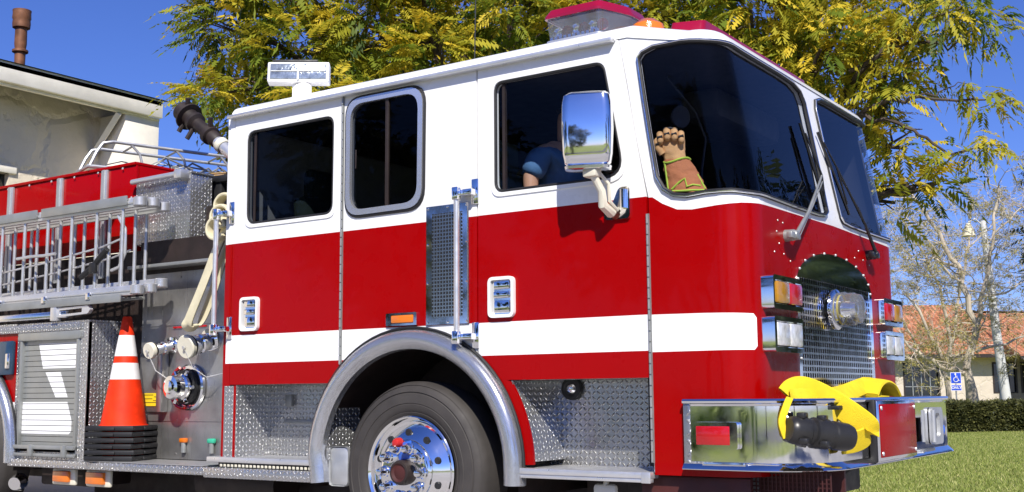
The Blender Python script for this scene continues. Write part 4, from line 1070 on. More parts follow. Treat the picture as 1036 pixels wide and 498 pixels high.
bm = B(); tube(bm, [(-3.12, -.06, 1.86), (-3.0, -.06, 1.92), (-2.9, -.06, 1.99), (-2.82, -.06, 2.05)], .022, 8); box(bm, -3.0, -2.93, -.085, -.05, 1.88, 1.96, .01); obj('rack_strap', bm, 'black', rack)
# pike pole holder
t = thing('pike_pole', 'long aluminium pole with flat clamp end lying under the ladders', 'pole', (-3.6, .0, 1.6))
bm = B(); box(bm, -6.4, -3.33, -.03, .0, 1.572, 1.625, .006); obj('shaft', bm, 'polish', t)
bm = B(); panel(bm, fnY(-.04), rpoly([(-3.46, 1.575), (-3.05, 1.59), (-3.02, 1.62), (-3.05, 1.65), (-3.46, 1.645)], .012), [rpoly([(-3.40, 1.595), (-3.12, 1.603), (-3.12, 1.635), (-3.40, 1.628)], .008)], thick=.03)
box(bm, -3.50, -3.42, -.052, .0, 1.55, 1.665, .01); obj('clamp', bm, 'alu', t)
# rescue basket on the hose bed
t = thing('rescue_basket', 'tubular metal basket lying across the top of the red hose bed', 'basket', (-3.5, .6, 2.85))
ud = Vector((.36, .93, 0)).normalized(); vd = Vector((-.93, .36, 0)).normalized(); O = Vector((-3.58, .42, 0)); LB = 1.9; WB = .34
bm = B()
def bp(u, v, z): return O+ud*u+vd*v+Vector((0, 0, z))
for v in (0, WB):
    tube(bm, [bp(-.10, v, 2.83), bp(-.05, v, 2.95), bp(.0, v, 3.03), bp(.08, v, 3.05), bp(LB*.5, v, 3.035), bp(LB, v, 3.02)], .014, 8)
    tube(bm, [bp(-.12, v, 2.83), bp(LB*.5, v, 2.83), bp(LB, v, 2.83)], .016, 8)
for u in (.25, .62, 1.0, 1.4, 1.8):
    tube(bm, [bp(u-.02, 0, 3.04), bp(u+.05, .0, 2.97), bp(u+.09, 0, 2.83)], .011, 8); tube(bm, [bp(u, 0, 3.04), bp(u, WB, 3.04)], .009, 6); tube(bm, [bp(u+.09, 0, 2.83), bp(u+.09, WB, 2.83)], .010, 6)
tube(bm, [bp(-.11, 0, 2.83), bp(-.11, WB, 2.83)], .014, 8)
obj('tube_frame', bm, 'aludull', t)
bm = B(); rgn = random.Random(3)
for i in range(26):
    u = rgn.uniform(0, LB-.2); v = rgn.uniform(.02, WB-.02); tube(bm, [bp(u, v, 2.86), bp(u+rgn.uniform(.05, .2), v+rgn.uniform(-.1, .1), 2.93+rgn.uniform(-.03, .05)), bp(u+rgn.uniform(.2, .4), v+rgn.uniform(-.1, .1), 2.87+rgn.uniform(0, .06))], rgn.uniform(.004, .009), 6)
obj('netting', bm, 'grey', t)
bm = B()
for i in range(9):
    u = rgn.uniform(.8, LB-.5); v = rgn.uniform(.02, WB-.02); tube(bm, [bp(u, v, 2.87), bp(u+.45, v+rgn.uniform(-.08, .08), 2.91+rgn.uniform(-.02, .05))], .009, 6)
obj('wooden_rods', bm, 'wirebrown', t)
bm = B(); box(bm, -3.03, -2.2, .60, 2.2, 2.60, 2.66, .02); tag(obj('tarp_cover', bm, 'black', truck))

# ------------------------------------------------------------------ loose things on the truck
# stacked cones
gx0, gy0 = -2.84, .155
NC = 6
for i in range(NC):
    z0 = .516+i*.043
    top_ = i == NC-1
    lab = 'orange traffic cone with two white bands, on top of the stack on the running board' if top_ else \
        ['lowest black cone base of the stack, resting on the running board', 'second black cone base up from the running board', 'third black cone base up in the stack', 'fourth black cone base up in the stack', 'fifth black cone base up, directly under the topmost cone'][i]
    t = thing('traffic_cone', lab, 'traffic cone', (gx0, gy0, z0), 'traffic cones stacked on the running board')
    a_ = R(21+[0, 2.5, -2, 1.5, -1.2, .5][i]); rm = Matrix.Rotation(a_, 3, 'Z')
    bm = B(); hw = .196
    vsb = box(bm, gx0-hw, gx0+hw, gy0-hw, gy0+hw, z0, z0+.036, .010, rot=rm, piv=(gx0, gy0, z0))
    for k in range(4):
        c_ = Vector((gx0, gy0, 0))+rm @ Vector((hw*.995*(1, 0, -1, 0)[k], hw*.995*(0, 1, 0, -1)[k], 0)); 
        box(bm, c_.x-.05, c_.x+.05, c_.y-.012, c_.y+.012, z0+.003, z0+.026, .006, rot=Matrix.Rotation(a_+(math.pi/2 if k % 2 == 0 else 0), 3, 'Z'))
    obj('cone_base', bm, 'black', t)
    if top_:
        bm = B(); zb = z0+.036; H = .80
        rr = lambda h: .165-(.165-.032)*h/H
        hs_ = [0, .34, .34, .445, .445, .50, .50, .635, .635, H-.01, H]
        P0 = [(rr(h), h) for h in (0, .15, .335)]; lathe(bm, [(.176, -.002), (.172, .006)]+P0, (gx0, gy0, zb), (0, 0, 1), 40, 0)
        lathe(bm, [(rr(.335)+.001, .335), (rr(.455)+.001, .455)], (gx0, gy0, zb), (0, 0, 1), 40, 1)
        lathe(bm, [(rr(.455), .455), (rr(.505), .505)], (gx0, gy0, zb), (0, 0, 1), 40, 0)
        lathe(bm, [(rr(.505)+.001, .505), (rr(.66)+.001, .66)], (gx0, gy0, zb), (0, 0, 1), 40, 1)
        lathe(bm, [(rr(.66), .66), (rr(H-.01), H-.01), (rr(H)-.006, H), (.02, H), (.02, H-.1)], (gx0, gy0, zb), (0, 0, 1), 40, 0)
        obj('cone_body', bm, ['orange', 'conewhite'], t)
    else:
        bm = B(); lathe(bm, [(.150, .030), (.02, .74), (.0, .745)], (gx0, gy0, z0), (0, 0, 1), 24); obj('cone_body', bm, 'orange', t)
# cream hose hanging from a roll behind the cab
def ribbon(bm, pts, width, wdir, th=.008, mi=0):
    pts = [Vector(q) for q in pts]; sm = []
    n = len(pts)
    for i in range(n-1):
        p0, p1, p2, p3 = pts[max(i-1, 0)], pts[i], pts[i+1], pts[min(i+2, n-1)]
        for k in range(6):
            t = k/6; sm.append(.5*((2*p1)+(-p0+p2)*t+(2*p0-5*p1+4*p2-p3)*t*t+(-p0+3*p1-3*p2+p3)*t**3))
    sm.append(pts[-1]); rg = []
    wl_ = wdir if isinstance(wdir, list) else [wdir]*n
    for i, q in enumerate(sm):
        d = (sm[min(i+1, len(sm)-1)]-sm[max(i-1, 0)]).normalized(); f = i/6; k = min(int(f), n-2); w = Vector(wl_[k]).lerp(Vector(wl_[k+1]), f-k)
        w = (w-d*w.dot(d)).normalized(); nn_ = d.cross(w).normalized()
        sec = [(-1, 0), (-.92, .8), (-.5, 1), (0, .9), (.5, 1), (.92, .8), (1, 0), (.92, -.8), (.5, -1), (0, -.9), (-.5, -1), (-.92, -.8)]
        rg.append([bm.verts.new(q+w*(a*width/2)+nn_*(b*th)) for a, b in sec])
    for a, b in zip(rg, rg[1:]):
        for k in range(12): bm.faces.new((a[k], a[(k+1) % 12], b[(k+1) % 12], b[k])).material_index = mi
    bm.faces.new(rg[0][::-1]); bm.faces.new(rg[-1])
t = thing('fire_hose', 'flat cream canvas hose hanging in a long loop behind the cab beside the grab rail', 'hose', (-1.85, .1, 1.4))
bm = B()
ribbon(bm, [(-1.76, .16, 2.28), (-1.70, .10, 2.18), (-1.79, .08, 2.0), (-1.90, .06, 1.75), (-2.02, .05, 1.52), (-2.045, .06, 1.46), (-2.02, .10, 1.455), (-1.99, .13, 1.50), (-1.90, .14, 1.68), (-1.80, .15, 1.95), (-1.72, .18, 2.15)], .125, (1, -.25, 0.35), .010)
hz = obj('hose_loop', bm, 'cream', t)
bm = B()
for i in range(3):
    c_ = Vector((-1.73-.02*i, .06+.05*i, 2.12+.09*i)); ribbon(bm, [c_+Vector((.09*math.cos(a), -.02, .075*math.sin(a))) for a in [R(40*k) for k in range(9)]], .085, (0, 1, 0), .012)
obj('hose_roll', bm, 'cream', t)
# yellow hose in the bumper tray
t = thing('fire_hose', 'yellow hose folded over the chrome bumper with a black coupling hanging in front', 'hose', (2.45, .5, .9))
bm = B()
wA, wB = (-.42, -.14, .90), (.56, .19, .81)
ribbon(bm, [(2.29, .09, .950), (2.305, .12, .978), (2.335, .165, .988), (2.40, .205, .960), (2.48, .25, .905), (2.545, .295, .850), (2.592, .335, .800), (2.590, .350, .765), (2.555, .300, .735), (2.52, .20, .730)], .120, [wA, wA, (-.1, 0, 1), (.4, .13, .88), wB, wB, wB, (.5, .17, .84), (.4, .14, .9), (.3, .1, .95)], .009)
obj('hose_fold', bm, 'yellow', t)
bm = B(); ribbon(bm, [(2.31, .08, .945), (2.34, .09, .95), (2.38, .14, .95), (2.38, .40, .955)], .08, (-.4, .1, .9), .012); obj('hose_fold', bm, 'yellow', t)
bm = B(); ribbon(bm, [(2.38, .50, .95), (2.36, .75, .965), (2.35, .98, .99), (2.34, 1.16, 1.005), (2.35, 1.30, .99)], .10, (-.55, 0, .83), .012); obj('hose_fold', bm, 'yellow', t)
bm = B(); ribbon(bm, [(2.37, 1.02, .955), (2.36, 1.14, 1.01), (2.35, 1.30, 1.035), (2.35, 1.45, 1.01), (2.35, 1.54, .955)], .15, (-1, 0, .15), .012); obj('hose_fold', bm, 'yellow', t)
bm = B(); ribbon(bm, [(2.24, 1.45, .975), (2.24, 1.65, .98), (2.24, 1.86, .975)], .10, (-.2, 0, 1), .012); obj('hose_fold', bm, 'yellow', t)
bm = B()
ca, cb = Vector((2.37, -.13, .800)), Vector((2.575, .13, .755)); L_ = (cb-ca).length
lathe(bm, [(0, 0), (.052, 0), (.062, .012), (.066, .03), (.066, L_*.28), (.060, L_*.30), (.060, L_*.36), (.072, L_*.38), (.072, L_*.60), (.062, L_*.62), (.062, L_*.68), (.068, L_*.70), (.066, L_*.92), (.056, L_), (.0, L_)], ca, cb-ca, 36)
for k in range(3):
    for fr2 in (.18, .5):
        a = R(120*k+40); u_, v_, d_ = ax_frame(cb-ca); c_ = ca+d_*L_*fr2+(u_*math.cos(a)+v_*math.sin(a))*.072; box(bm, c_.x-.02, c_.x+.02, c_.y-.03, c_.y+.03, c_.z-.015, c_.z+.015, .008)
obj('coupling', bm, 'couplinggrey', t)
bm = B(); ribbon(bm, [(2.34, -.02, .94), (2.345, -.085, .90), (2.335, -.12, .83), (2.35, -.11, .76)], .035, (.7, .7, 0), .008); obj('hose_fold', bm, 'yellow', t)

# firefighter's glove standing in the windscreen corner
t = thing('work_glove', 'tan firefighter glove with lime edged cuff standing inside the windscreen corner', 'glove', (1.62, .28, 1.94))
def skinmesh(name, chains, mat, parent, sub=2):
    """chains: list of [(pos, r), ...]; first vertex of later chains may repeat one of an earlier chain"""
    verts = []; edges = []; rad = []; key = {}
    for ch in chains:
        prev = None
        for p_, r_ in ch:
            k = tuple(round(c, 4) for c in p_)
            if k in key: i = key[k]
            else: i = len(verts); key[k] = i; verts.append(p_); rad.append(r_)
            if prev is not None: edges.append((prev, i))
            prev = i
    rl = root_loc(parent)
    me = bpy.data.meshes.new(name); me.from_pydata([tuple(Vector(v)-rl) for v in verts], edges, []); o = bpy.data.objects.new(name, me); col.objects.link(o)
    m_ = o.modifiers.new('skin', 'SKIN'); m_.use_smooth_shade = True
    for i, r_ in enumerate(rad):
        rr_ = r_ if isinstance(r_, tuple) else (r_, r_); me.skin_vertices[0].data[i].radius = rr_
    me.skin_vertices[0].data[0].use_root = True
    s_ = o.modifiers.new('sub', 'SUBSURF'); s_.levels = sub; s_.render_levels = sub
    dg_ = bpy.context.evaluated_depsgraph_get(); me2 = bpy.data.meshes.new_from_object(o.evaluated_get(dg_)); bpy.data.objects.remove(o)
    me2.name = name; me2.materials.clear(); me2.materials.append(M[mat]); me2.shade_smooth()
    o = bpy.data.objects.new(name, me2); col.objects.link(o); o.parent = parent; return o
gA = Vector((1.705, .185, 2.02)); gx_ = Vector((.90, .44, 0)); gy_ = Vector((.44, -.90, 0))
def G(u, z, w=0.): return gA+gx_*u+gy_*w+Vector((0, 0, z))
def sleeve(bm, rings, n=28, amp=.004, seed=0.):
    prev = None
    for u, z, a_, b_ in rings:
        ring = []
        for k in range(n):
            t_ = 2*math.pi*k/n; q = G(u+a_*math.cos(t_), z, b_*math.sin(t_)); f = noise.noise(q*38+Vector((seed, 0, 0)))*amp+noise.noise(q*90)*amp*.4; d_ = (gx_*math.cos(t_)+gy_*math.sin(t_))
            ring.append(bm.verts.new(q+d_*f))
        if prev:
            for k in range(n): bm.faces.new((prev[k], prev[(k+1) % n], ring[(k+1) % n], ring[k]))
        else: bm.faces.new(ring[::-1])
        prev = ring
    bm.faces.new(prev)
def lerp_rings(rs, m_=5):
    out = []
    for a_, b_ in zip(rs, rs[1:]):
        for i in range(m_): t_ = i/m_; t_ = t_*t_*(3-2*t_)*.5+t_*.5; out.append(tuple(x*(1-t_)+y*t_ for x, y in zip(a_, b_)))
    return out+[rs[-1]]
bm = B(); sleeve(bm, lerp_rings([(.035, 0, .108, .050), (.020, .06, .098, .048), (.000, .12, .088, .044), (-.020, .185, .070, .038)]), amp=.010); obj('cuff', bm, 'cuff', t, angle=80)
bm = B(); sleeve(bm, lerp_rings([(-.022, .175, .060, .034), (-.034, .215, .062, .034), (-.042, .255, .070, .036), (-.046, .295, .072, .034), (-.046, .325, .060, .024)]), amp=.006, seed=3.)
obj('hand', bm, 'glove', t, angle=80)
for i, (u, zt_, r_) in enumerate(((-.105, .322, .0185), (-.068, .340, .020), (-.030, .338, .020), (.006, .322, .0185))):
    bm = B(); tube(bm, [G(u, .275, .012), G(u, zt_-.018, .016), G(u, zt_, .030), G(u, zt_-.012, .048), G(u+.002, zt_-.045, .052), G(u+.002, zt_-.058, .046)], [r_*.9, r_, r_, r_, r_*.95, r_*.6], 12); obj('finger', bm, 'glove', t, angle=80)
bm = B(); tube(bm, [G(-.095, .215, .02), G(-.118, .250, .028), G(-.120, .285, .036), G(-.108, .300, .044)], [.020, .021, .020, .013], 12); obj('thumb', bm, 'glove', t, angle=80)
def on(u, z, a_, b_, cu): # point on the front of the sleeve ellipse
    x = max(-1, min(1, (u-cu)/a_)); return G(u, z, b_*math.sqrt(max(0, 1-x*x))+.004)
def cuf(z): t_ = z/.185; return (.108-.038*t_, .050-.012*t_, .035-.055*t_)
bm = B()
for path in ([(cuf(.175)[2]+cuf(.175)[0]*math.cos(R(a_)), .178+.012*math.sin(R(a_*2))) for a_ in range(170, 5, -12)], [(cuf(z)[2]+cuf(z)[0]*-.93, z) for z in (.17, .14, .11, .08, .05, .02)], [(cuf(z)[2]+cuf(z)[0]*.93, z) for z in (.10, .06, .02)], [(-.05, .02), (-.01, .055), (.02, .075), (.03, .03), (.06, .04), (.10, .035)], [(-.06, .012), (0., .008), (.06, .010), (.12, .012)]):
    tube(bm, [on(u, z, cuf(z)[0], cuf(z)[1], cuf(z)[2]) for u, z in path], .0055, 6)
obj('cuff_edging', bm, 'lime', t)
bm = B()
for u, z in ((-.105, .296), (-.068, .312), (-.030, .310), (.006, .296)): tube(bm, [G(u-.014, z, .062), G(u+.014, z+.006, .064)], .0075, 6)
tube(bm, [G(-.086, .345, .03), G(-.050, .352, .036), (G(-.012, .340, .036))], .007, 6); tube(bm, [G(-.128, .262, .048), G(-.10, .268, .052)], .007, 6)
obj('knuckle_guard', bm, 'black', t)

# person on the officer's seat
t = thing('person', 'person in a navy short sleeved shirt sitting in the cab behind the side mirror', 'person', (.72, .62, 1.55))
px_, py_ = .62, .62
skinmesh('body', [[((px_, py_, 2.02), (.14, .16)), ((px_+.01, py_, 2.17), (.12, .16)), ((px_+.04, py_, 2.32), (.12, .18)), ((px_+.06, py_, 2.42), (.09, .13)), ((px_+.09, py_, 2.49), .055), ((px_+.12, py_, 2.55), (.075, .07)), ((px_+.13, py_, 2.63), (.09, .078)), ((px_+.12, py_, 2.71), (.07, .06))],
                  [((px_+.06, py_, 2.42), (.09, .13)), ((px_+.05, py_-.19, 2.41), .065), ((px_-.01, py_-.23, 2.27), .052), ((px_+.0, py_-.235, 2.14), .044), ((px_+.14, py_-.2, 2.07), .036), ((px_+.28, py_-.12, 2.08), .027), ((px_+.35, py_-.08, 2.08), (.03, .02)), ((px_+.40, py_-.06, 2.075), .012), ((px_+.43, py_-.05, 2.06), .009)],
                  [((px_+.35, py_-.08, 2.08), (.03, .02)), ((px_+.40, py_-.085, 2.08), .011), ((px_+.435, py_-.08, 2.065), .009)],
                  [((px_+.35, py_-.08, 2.08), (.03, .02)), ((px_+.37, py_-.03, 2.095), .011), ((px_+.39, py_-.01, 2.10), .009)],
                  [((px_+.06, py_, 2.42), (.09, .13)), ((px_+.05, py_+.19, 2.41), .065), ((px_+.06, py_+.24, 2.26), .052), ((px_+.12, py_+.2, 2.12), .042), ((px_+.28, py_+.1, 2.07), .028)],
                  [((px_, py_, 2.02), (.14, .16)), ((px_+.22, py_-.1, 1.96), .085), ((px_+.46, py_-.11, 1.96), .06), ((px_+.50, py_-.11, 1.75), .05), ((px_+.50, py_-.11, 1.57), .04)],
                  [((px_, py_, 2.02), (.14, .16)), ((px_+.22, py_+.1, 1.96), .085), ((px_+.46, py_+.11, 1.96), .06), ((px_+.50, py_+.11, 1.75), .05), ((px_+.50, py_+.11, 1.57), .04)]], 'skin', t)
skinmesh('shirt', [[((px_, py_, 2.03), (.155, .175)), ((px_+.01, py_, 2.17), (.135, .175)), ((px_+.04, py_, 2.33), (.135, .195)), ((px_+.06, py_, 2.43), (.10, .14))],
                   [((px_+.06, py_, 2.43), (.10, .14)), ((px_+.05, py_-.19, 2.415), .085), ((px_-.01, py_-.235, 2.26), .078)],
                   [((px_+.06, py_, 2.43), (.10, .14)), ((px_+.05, py_+.19, 2.415), .085), ((px_+.06, py_+.24, 2.29), .072)]], 'shirt', t)
skinmesh('hair', [[((px_+.10, py_, 2.66), (.085, .085)), ((px_+.12, py_, 2.72), (.08, .075))]], 'hair', t)
bm = B()
for s_ in (-1, 1): lathe(bm, [(0, .004), (.009, 0)], (px_+.212, py_+s_*.03, 2.635), (1, 0, 0), 10)
obj('eyes', bm, 'blackgloss', t)

# ================= BACKGROUND: houses, trees, hedge, lamp post, sign
import numpy as np
def fronds(name, clumps, mat, parent, per, L=.42, npair=8, leafw=.030, leafl=.12, droop=.55, seed=1, base=.5, spread=.22, up=.15, core=.35, rootv=None):
    rg = np.random.default_rng(seed); T = []
    for i in range(npair):
        t = (i+.6)/npair; x = t; env = math.sin(min(1, t*1.15+.12)*math.pi)**.6
        for s in (-1, 1):
            ll = leafl/L*env; w = leafw/L
            p0 = (x, 0); tip = (x+ll*.55, s*ll*.85); mid = (x+ll*.30+w*.5, s*ll*.40); mid2 = (x+ll*.22-w*.5, s*ll*.48)
            T.append([p0, mid, tip, mid2])
    T.append([(1-.02, -.03), (1.12, 0), (.98, .03), (.9, 0)])
    T = np.array(T)                                    # (n,4,2)
    allv = []; tint = []
    for (cx, cy, cz, rx, rz) in clumps:
        n = max(6, int(per*rx*rz)); ct = base+rg.normal(0, .10)
        d = rg.normal(0, 1, (n, 3)); d /= np.linalg.norm(d, axis=1)[:, None]
        rad = core+(1-core)*rg.random(n)**.5
        o = np.array([cx, cy, cz])+d*rad[:, None]*np.array([rx, rx, rz])*.85
        dr = d*np.array([1, 1, .45])+rg.normal(0, .45, (n, 3)); dr[:, 2] += up; dr /= np.linalg.norm(dr, axis=1)[:, None]
        side = np.cross(dr, np.array([0, 0, 1.])+rg.normal(0, .35, (n, 3))); side /= np.linalg.norm(side, axis=1)[:, None]
        nr = np.cross(side, dr); LL = L*rg.uniform(.65, 1.2, n)
        x = T[None, :, :, 0]; y = T[None, :, :, 1]; LX = LL[:, None, None]
        P = o[:, None, None, :]+dr[:, None, None, :]*(x*LX)[..., None]*1.0+side[:, None, None, :]*(y*LX)[..., None]
        dz = -(droop*x**2+.35*np.abs(y))*LX*rg.uniform(.5, 1.3, n)[:, None, None]
        P[..., 2] += dz
        P += rg.normal(0, .006, P.shape)
        allv.append(P.reshape(-1, 3))
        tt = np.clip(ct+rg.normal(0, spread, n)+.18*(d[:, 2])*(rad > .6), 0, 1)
        tint.append(np.repeat(tt, T.shape[0]*4))
    V = np.concatenate(allv); tn = np.concatenate(tint).astype('f'); nf = len(V)//4
    V = V-np.array(root_loc(parent))[None]
    me = bpy.data.meshes.new(name); me.vertices.add(len(V)); me.vertices.foreach_set('co', V.astype('f').ravel())
    me.loops.add(nf*4); me.loops.foreach_set('vertex_index', np.arange(nf*4, dtype='i'))
    me.polygons.add(nf); me.polygons.foreach_set('loop_start', np.arange(0, nf*4, 4, dtype='i')); me.polygons.foreach_set('loop_total', np.full(nf, 4, dtype='i'))
    me.update(); me.validate(); at = me.attributes.new('tint', 'FLOAT', 'POINT'); at.data.foreach_set('value', tn)
    me.materials.append(M[mat]); o = bpy.data.objects.new(name, me); col.objects.link(o); o.parent = parent
    return o
def bez(a, b, c, n=8):
    a, b, c = Vector(a), Vector(b), Vector(c); return [a*(1-t)**2+b*2*t*(1-t)+c*t*t for t in [i/n for i in range(n+1)]]
def wob(pts, s, rr):
    return [p+Vector((rr.gauss(0, s), rr.gauss(0, s), rr.gauss(0, s))) if 0 < i < len(pts)-1 else p for i, p in enumerate(pts)]
def treetrunk(base, top, r0, clumps, parent, mat='bark', seed=1, r1=.10, lean=0., thin=.020, twigs=3):
    rr = random.Random(seed); bm = B(); base, top = Vector(base), Vector(top)
    tp = wob([base.lerp(top, i/8) for i in range(9)], .05, rr); tube(bm, tp, [r0*(1.25 if i == 0 else 1)*(1-i/8)+r1*i/8 for i in range(9)], 12)
    for c in clumps:
        q = Vector(c[:3]); f = rr.uniform(.45, 1.0); k = base.lerp(top, f); md = (k+q)/2+Vector((0, 0, -.15*(q-k).length*rr.uniform(-.5, 1.2)))
        pts = wob(bez(k, md, q, 9), .035, rr); L_ = (q-k).length; ra = min(r1*.8, .02+.022*L_)
        tube(bm, pts, [ra*(1-i/9)+thin*i/9 for i in range(10)], 7)
        for j in range(twigs):
            e = q+Vector((rr.gauss(0, c[3]*.6), rr.gauss(0, c[3]*.6), rr.gauss(0, c[4]*.6))); i0 = rr.choice([6, 7, 8]); tube(bm, wob(bez(pts[i0], (pts[i0]+e)/2+Vector((0, 0, .05)), e, 4), .02, rr), [thin*.9, thin*.8, thin*.6, thin*.5, thin*.3], 5)
    return obj('trunk', bm, mat, parent, split=False)

CL = [(-7.17, 4.95, 6.0, 0.64, 0.67), (-6.93, 4.44, 4.83, 0.36, 0.3), (-6.14, 5.13, 5.45, 0.71, 0.58), (-5.58, 6.04, 5.99, 0.8, 0.73), (-5.32, 4.84, 4.61, 0.55, 0.37), (-4.42, 5.85, 5.2, 0.63, 0.5), (-3.77, 6.69, 5.82, 0.71, 0.52), (-6.62, 5.22, 6.66, 0.93, 0.6), (-5.07, 6.24, 6.91, 1.2, 0.67), (-3.79, 7.71, 6.95, 0.82, 0.69), (-7.3, 5.37, 5.09, 0.68, 0.54), (-4.83, 7.26, 5.33, 0.69, 0.41), (-5.0, 8.0, 6.6, 1.2, .8), (-6.3, 7.0, 6.2, 1.0, .7)]
CR = [(-2.91, 7.26, 5.94, 0.58, 0.45), (-1.9, 7.5, 5.67, 0.69, 0.44), (-0.99, 7.87, 5.72, 0.74, 0.56), (-0.18, 8.03, 5.11, 0.66, 0.6), (0.03, 8.57, 5.71, 0.62, 0.56), (-1.8, 7.92, 6.56, 1.16, 0.64), (-0.4, 8.84, 6.81, 1.16, 0.64), (0.61, 8.12, 4.87, 0.41, 0.47), (0.22, 8.18, 4.34, 0.33, 0.41), (0.69, 7.98, 4.52, 0.3, 0.32), (0.73, 8.12, 3.78, 0.28, 0.35), (0.84, 8.03, 3.29, 0.29, 0.32), (0.47, 8.53, 3.22, 0.21, 0.26), (1.13, 7.98, 3.31, 0.18, 0.22), (1.16, 8.84, 5.81, 0.48, 0.3), (-1.4, 9.3, 5.6, .9, .6)]
CS = [(1.26, 7.78, 5.13, 0.27, 0.22), (1.38, 7.84, 5.35, 0.33, 0.2), (1.7, 8.32, 5.22, 0.25, 0.18), (1.78, 8.4, 5.06, 0.14, 0.16), (1.6, 8.01, 5.19, 0.2, 0.16), (1.58, 8.13, 4.3, 0.18, 0.11), (1.66, 8.21, 4.19, 0.19, 0.13), (1.77, 8.28, 4.24, 0.11, 0.11), (1.45, 8.03, 4.41, 0.11, 0.07), (1.57, 7.99, 3.65, 0.18, 0.13), (1.76, 8.11, 3.67, 0.15, 0.11), (1.34, 7.84, 3.63, 0.13, 0.11), (1.67, 8.04, 3.76, 0.18, 0.09), (0.7, 7.87, 5.27, 0.35, 0.35), (1.14, 8.02, 4.64, 0.14, 0.1)]
t = thing('feathery_tree', 'tall yellow green feathery tree rising behind the crew cab, left of the light bar', 'tree', (-4.9, 7.4, 0), 'feathery trees behind the truck')
treetrunk((-4.9, 7.4, 0), (-4.9, 7.0, 6.0), .24, CL, t, seed=2, r1=.11)
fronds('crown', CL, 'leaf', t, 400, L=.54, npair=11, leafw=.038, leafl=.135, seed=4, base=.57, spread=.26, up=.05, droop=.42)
t = thing('feathery_tree', 'tall feathery tree behind the windscreen end, its branches hanging out to the right', 'tree', (-1.0, 9.4, 0), 'feathery trees behind the truck')
tr_ = treetrunk((-1.0, 9.4, 0), (-.9, 8.9, 6.2), .26, CR, t, seed=5, r1=.12)
bm = B(); rr = random.Random(9)
for ln, r0 in (([(-.5, 8.9, 4.4), (0.32, 7.9, 4.70), (0.76, 7.83, 4.98), (1.08, 8.01, 5.23), (1.5, 8.0, 5.3)], .045), ([(.2, 7.9, 4.72), (0.84, 7.74, 4.92), (1.16, 7.76, 4.88), (1.34, 7.89, 4.83), (1.59, 8.03, 5.02)], .030),
               ([(-.6, 9.0, 4.0), (0.1, 7.9, 4.15), (0.72, 7.64, 4.25), (1.05, 7.66, 4.23), (1.55, 8.01, 4.2), (1.68, 8.15, 4.24)], .035), ([(.3, 7.8, 4.18), (0.78, 7.6, 4.0), (1.04, 7.6, 3.82), (1.29, 7.81, 3.60), (1.66, 8.05, 3.68)], .028), ([(1.04, 7.66, 4.23), (1.3, 7.9, 4.36), (1.5, 8.0, 4.4)], .012)):
    n = len(ln); pts = []
    for i in range(n-1):
        for k in range(4): pts.append(Vector(ln[i]).lerp(Vector(ln[i+1]), k/4)+Vector((rr.gauss(0, .012), rr.gauss(0, .012), rr.gauss(0, .018))))
    pts.append(Vector(ln[-1])); tube(bm, pts, [r0*(1-.8*i/len(pts)) for i in range(len(pts))], 6)
obj('branch', bm, 'bark', t, split=False)
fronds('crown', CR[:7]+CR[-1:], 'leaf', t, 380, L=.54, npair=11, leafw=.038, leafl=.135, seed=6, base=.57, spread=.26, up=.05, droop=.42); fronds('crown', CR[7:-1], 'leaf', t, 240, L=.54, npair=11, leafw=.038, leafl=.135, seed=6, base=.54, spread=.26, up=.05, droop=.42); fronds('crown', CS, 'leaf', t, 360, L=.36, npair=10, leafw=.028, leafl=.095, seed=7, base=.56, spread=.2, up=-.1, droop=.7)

# trees across the road behind the photographer (seen in the chrome and the glass)
rr = random.Random(21)
for i, (x, y, h, r_, lab) in enumerate([(-13, -15, 8, 2.6, 'leafy street tree across the pavement, furthest towards the rear of the truck'), (-5.5, -17, 9, 3.0, 'broad leafy street tree facing the crew door from across the pavement'), (4, -21, 7, 2.5, 'small leafy street tree behind the photographer'), (15, -10, 8, 2.8, 'leafy street tree off the front corner of the truck'), (20, 1, 9, 3.0, 'large leafy tree ahead of the truck bumper'), (7.6, 16, 5.5, 2.9, 'leafy tree beside the driveway, nearer of the two'), (14, 28, 9, 3.2, 'leafy tree beside the driveway, further of the two')]):
    t = thing('street_tree', lab, 'tree', (x, y, 0), 'street trees across the pavement')
    cl = [(x+rr.gauss(0, r_*.5), y+rr.gauss(0, r_*.5), h*.62+rr.gauss(0, h*.16), r_*.5, r_*.38) for _ in range(11)]
    treetrunk((x, y, 0), (x, y, h*.6), .22, cl, t, seed=30+i, twigs=1); fronds('crown', cl, 'leafdark' if i % 2 else 'leafhedge', t, 60, L=.9, npair=6, leafw=.14, leafl=.34, seed=50+i, droop=.3)
t = thing('conifer', 'tall dark conifer far behind the photographer', 'tree', (-9, -40, 0)); cl = [(-9, -40, 2+1.1*k, 2.4*(1-k/12)+.2, .8) for k in range(12)]
bm = B(); tube(bm, [(-9, -40, 0), (-9, -40, 14)], [.3, .05], 8); obj('trunk', bm, 'bark', t); fronds('crown', cl, 'leafdark', t, 60, L=1.0, npair=5, leafw=.2, leafl=.4, seed=77, droop=.7)
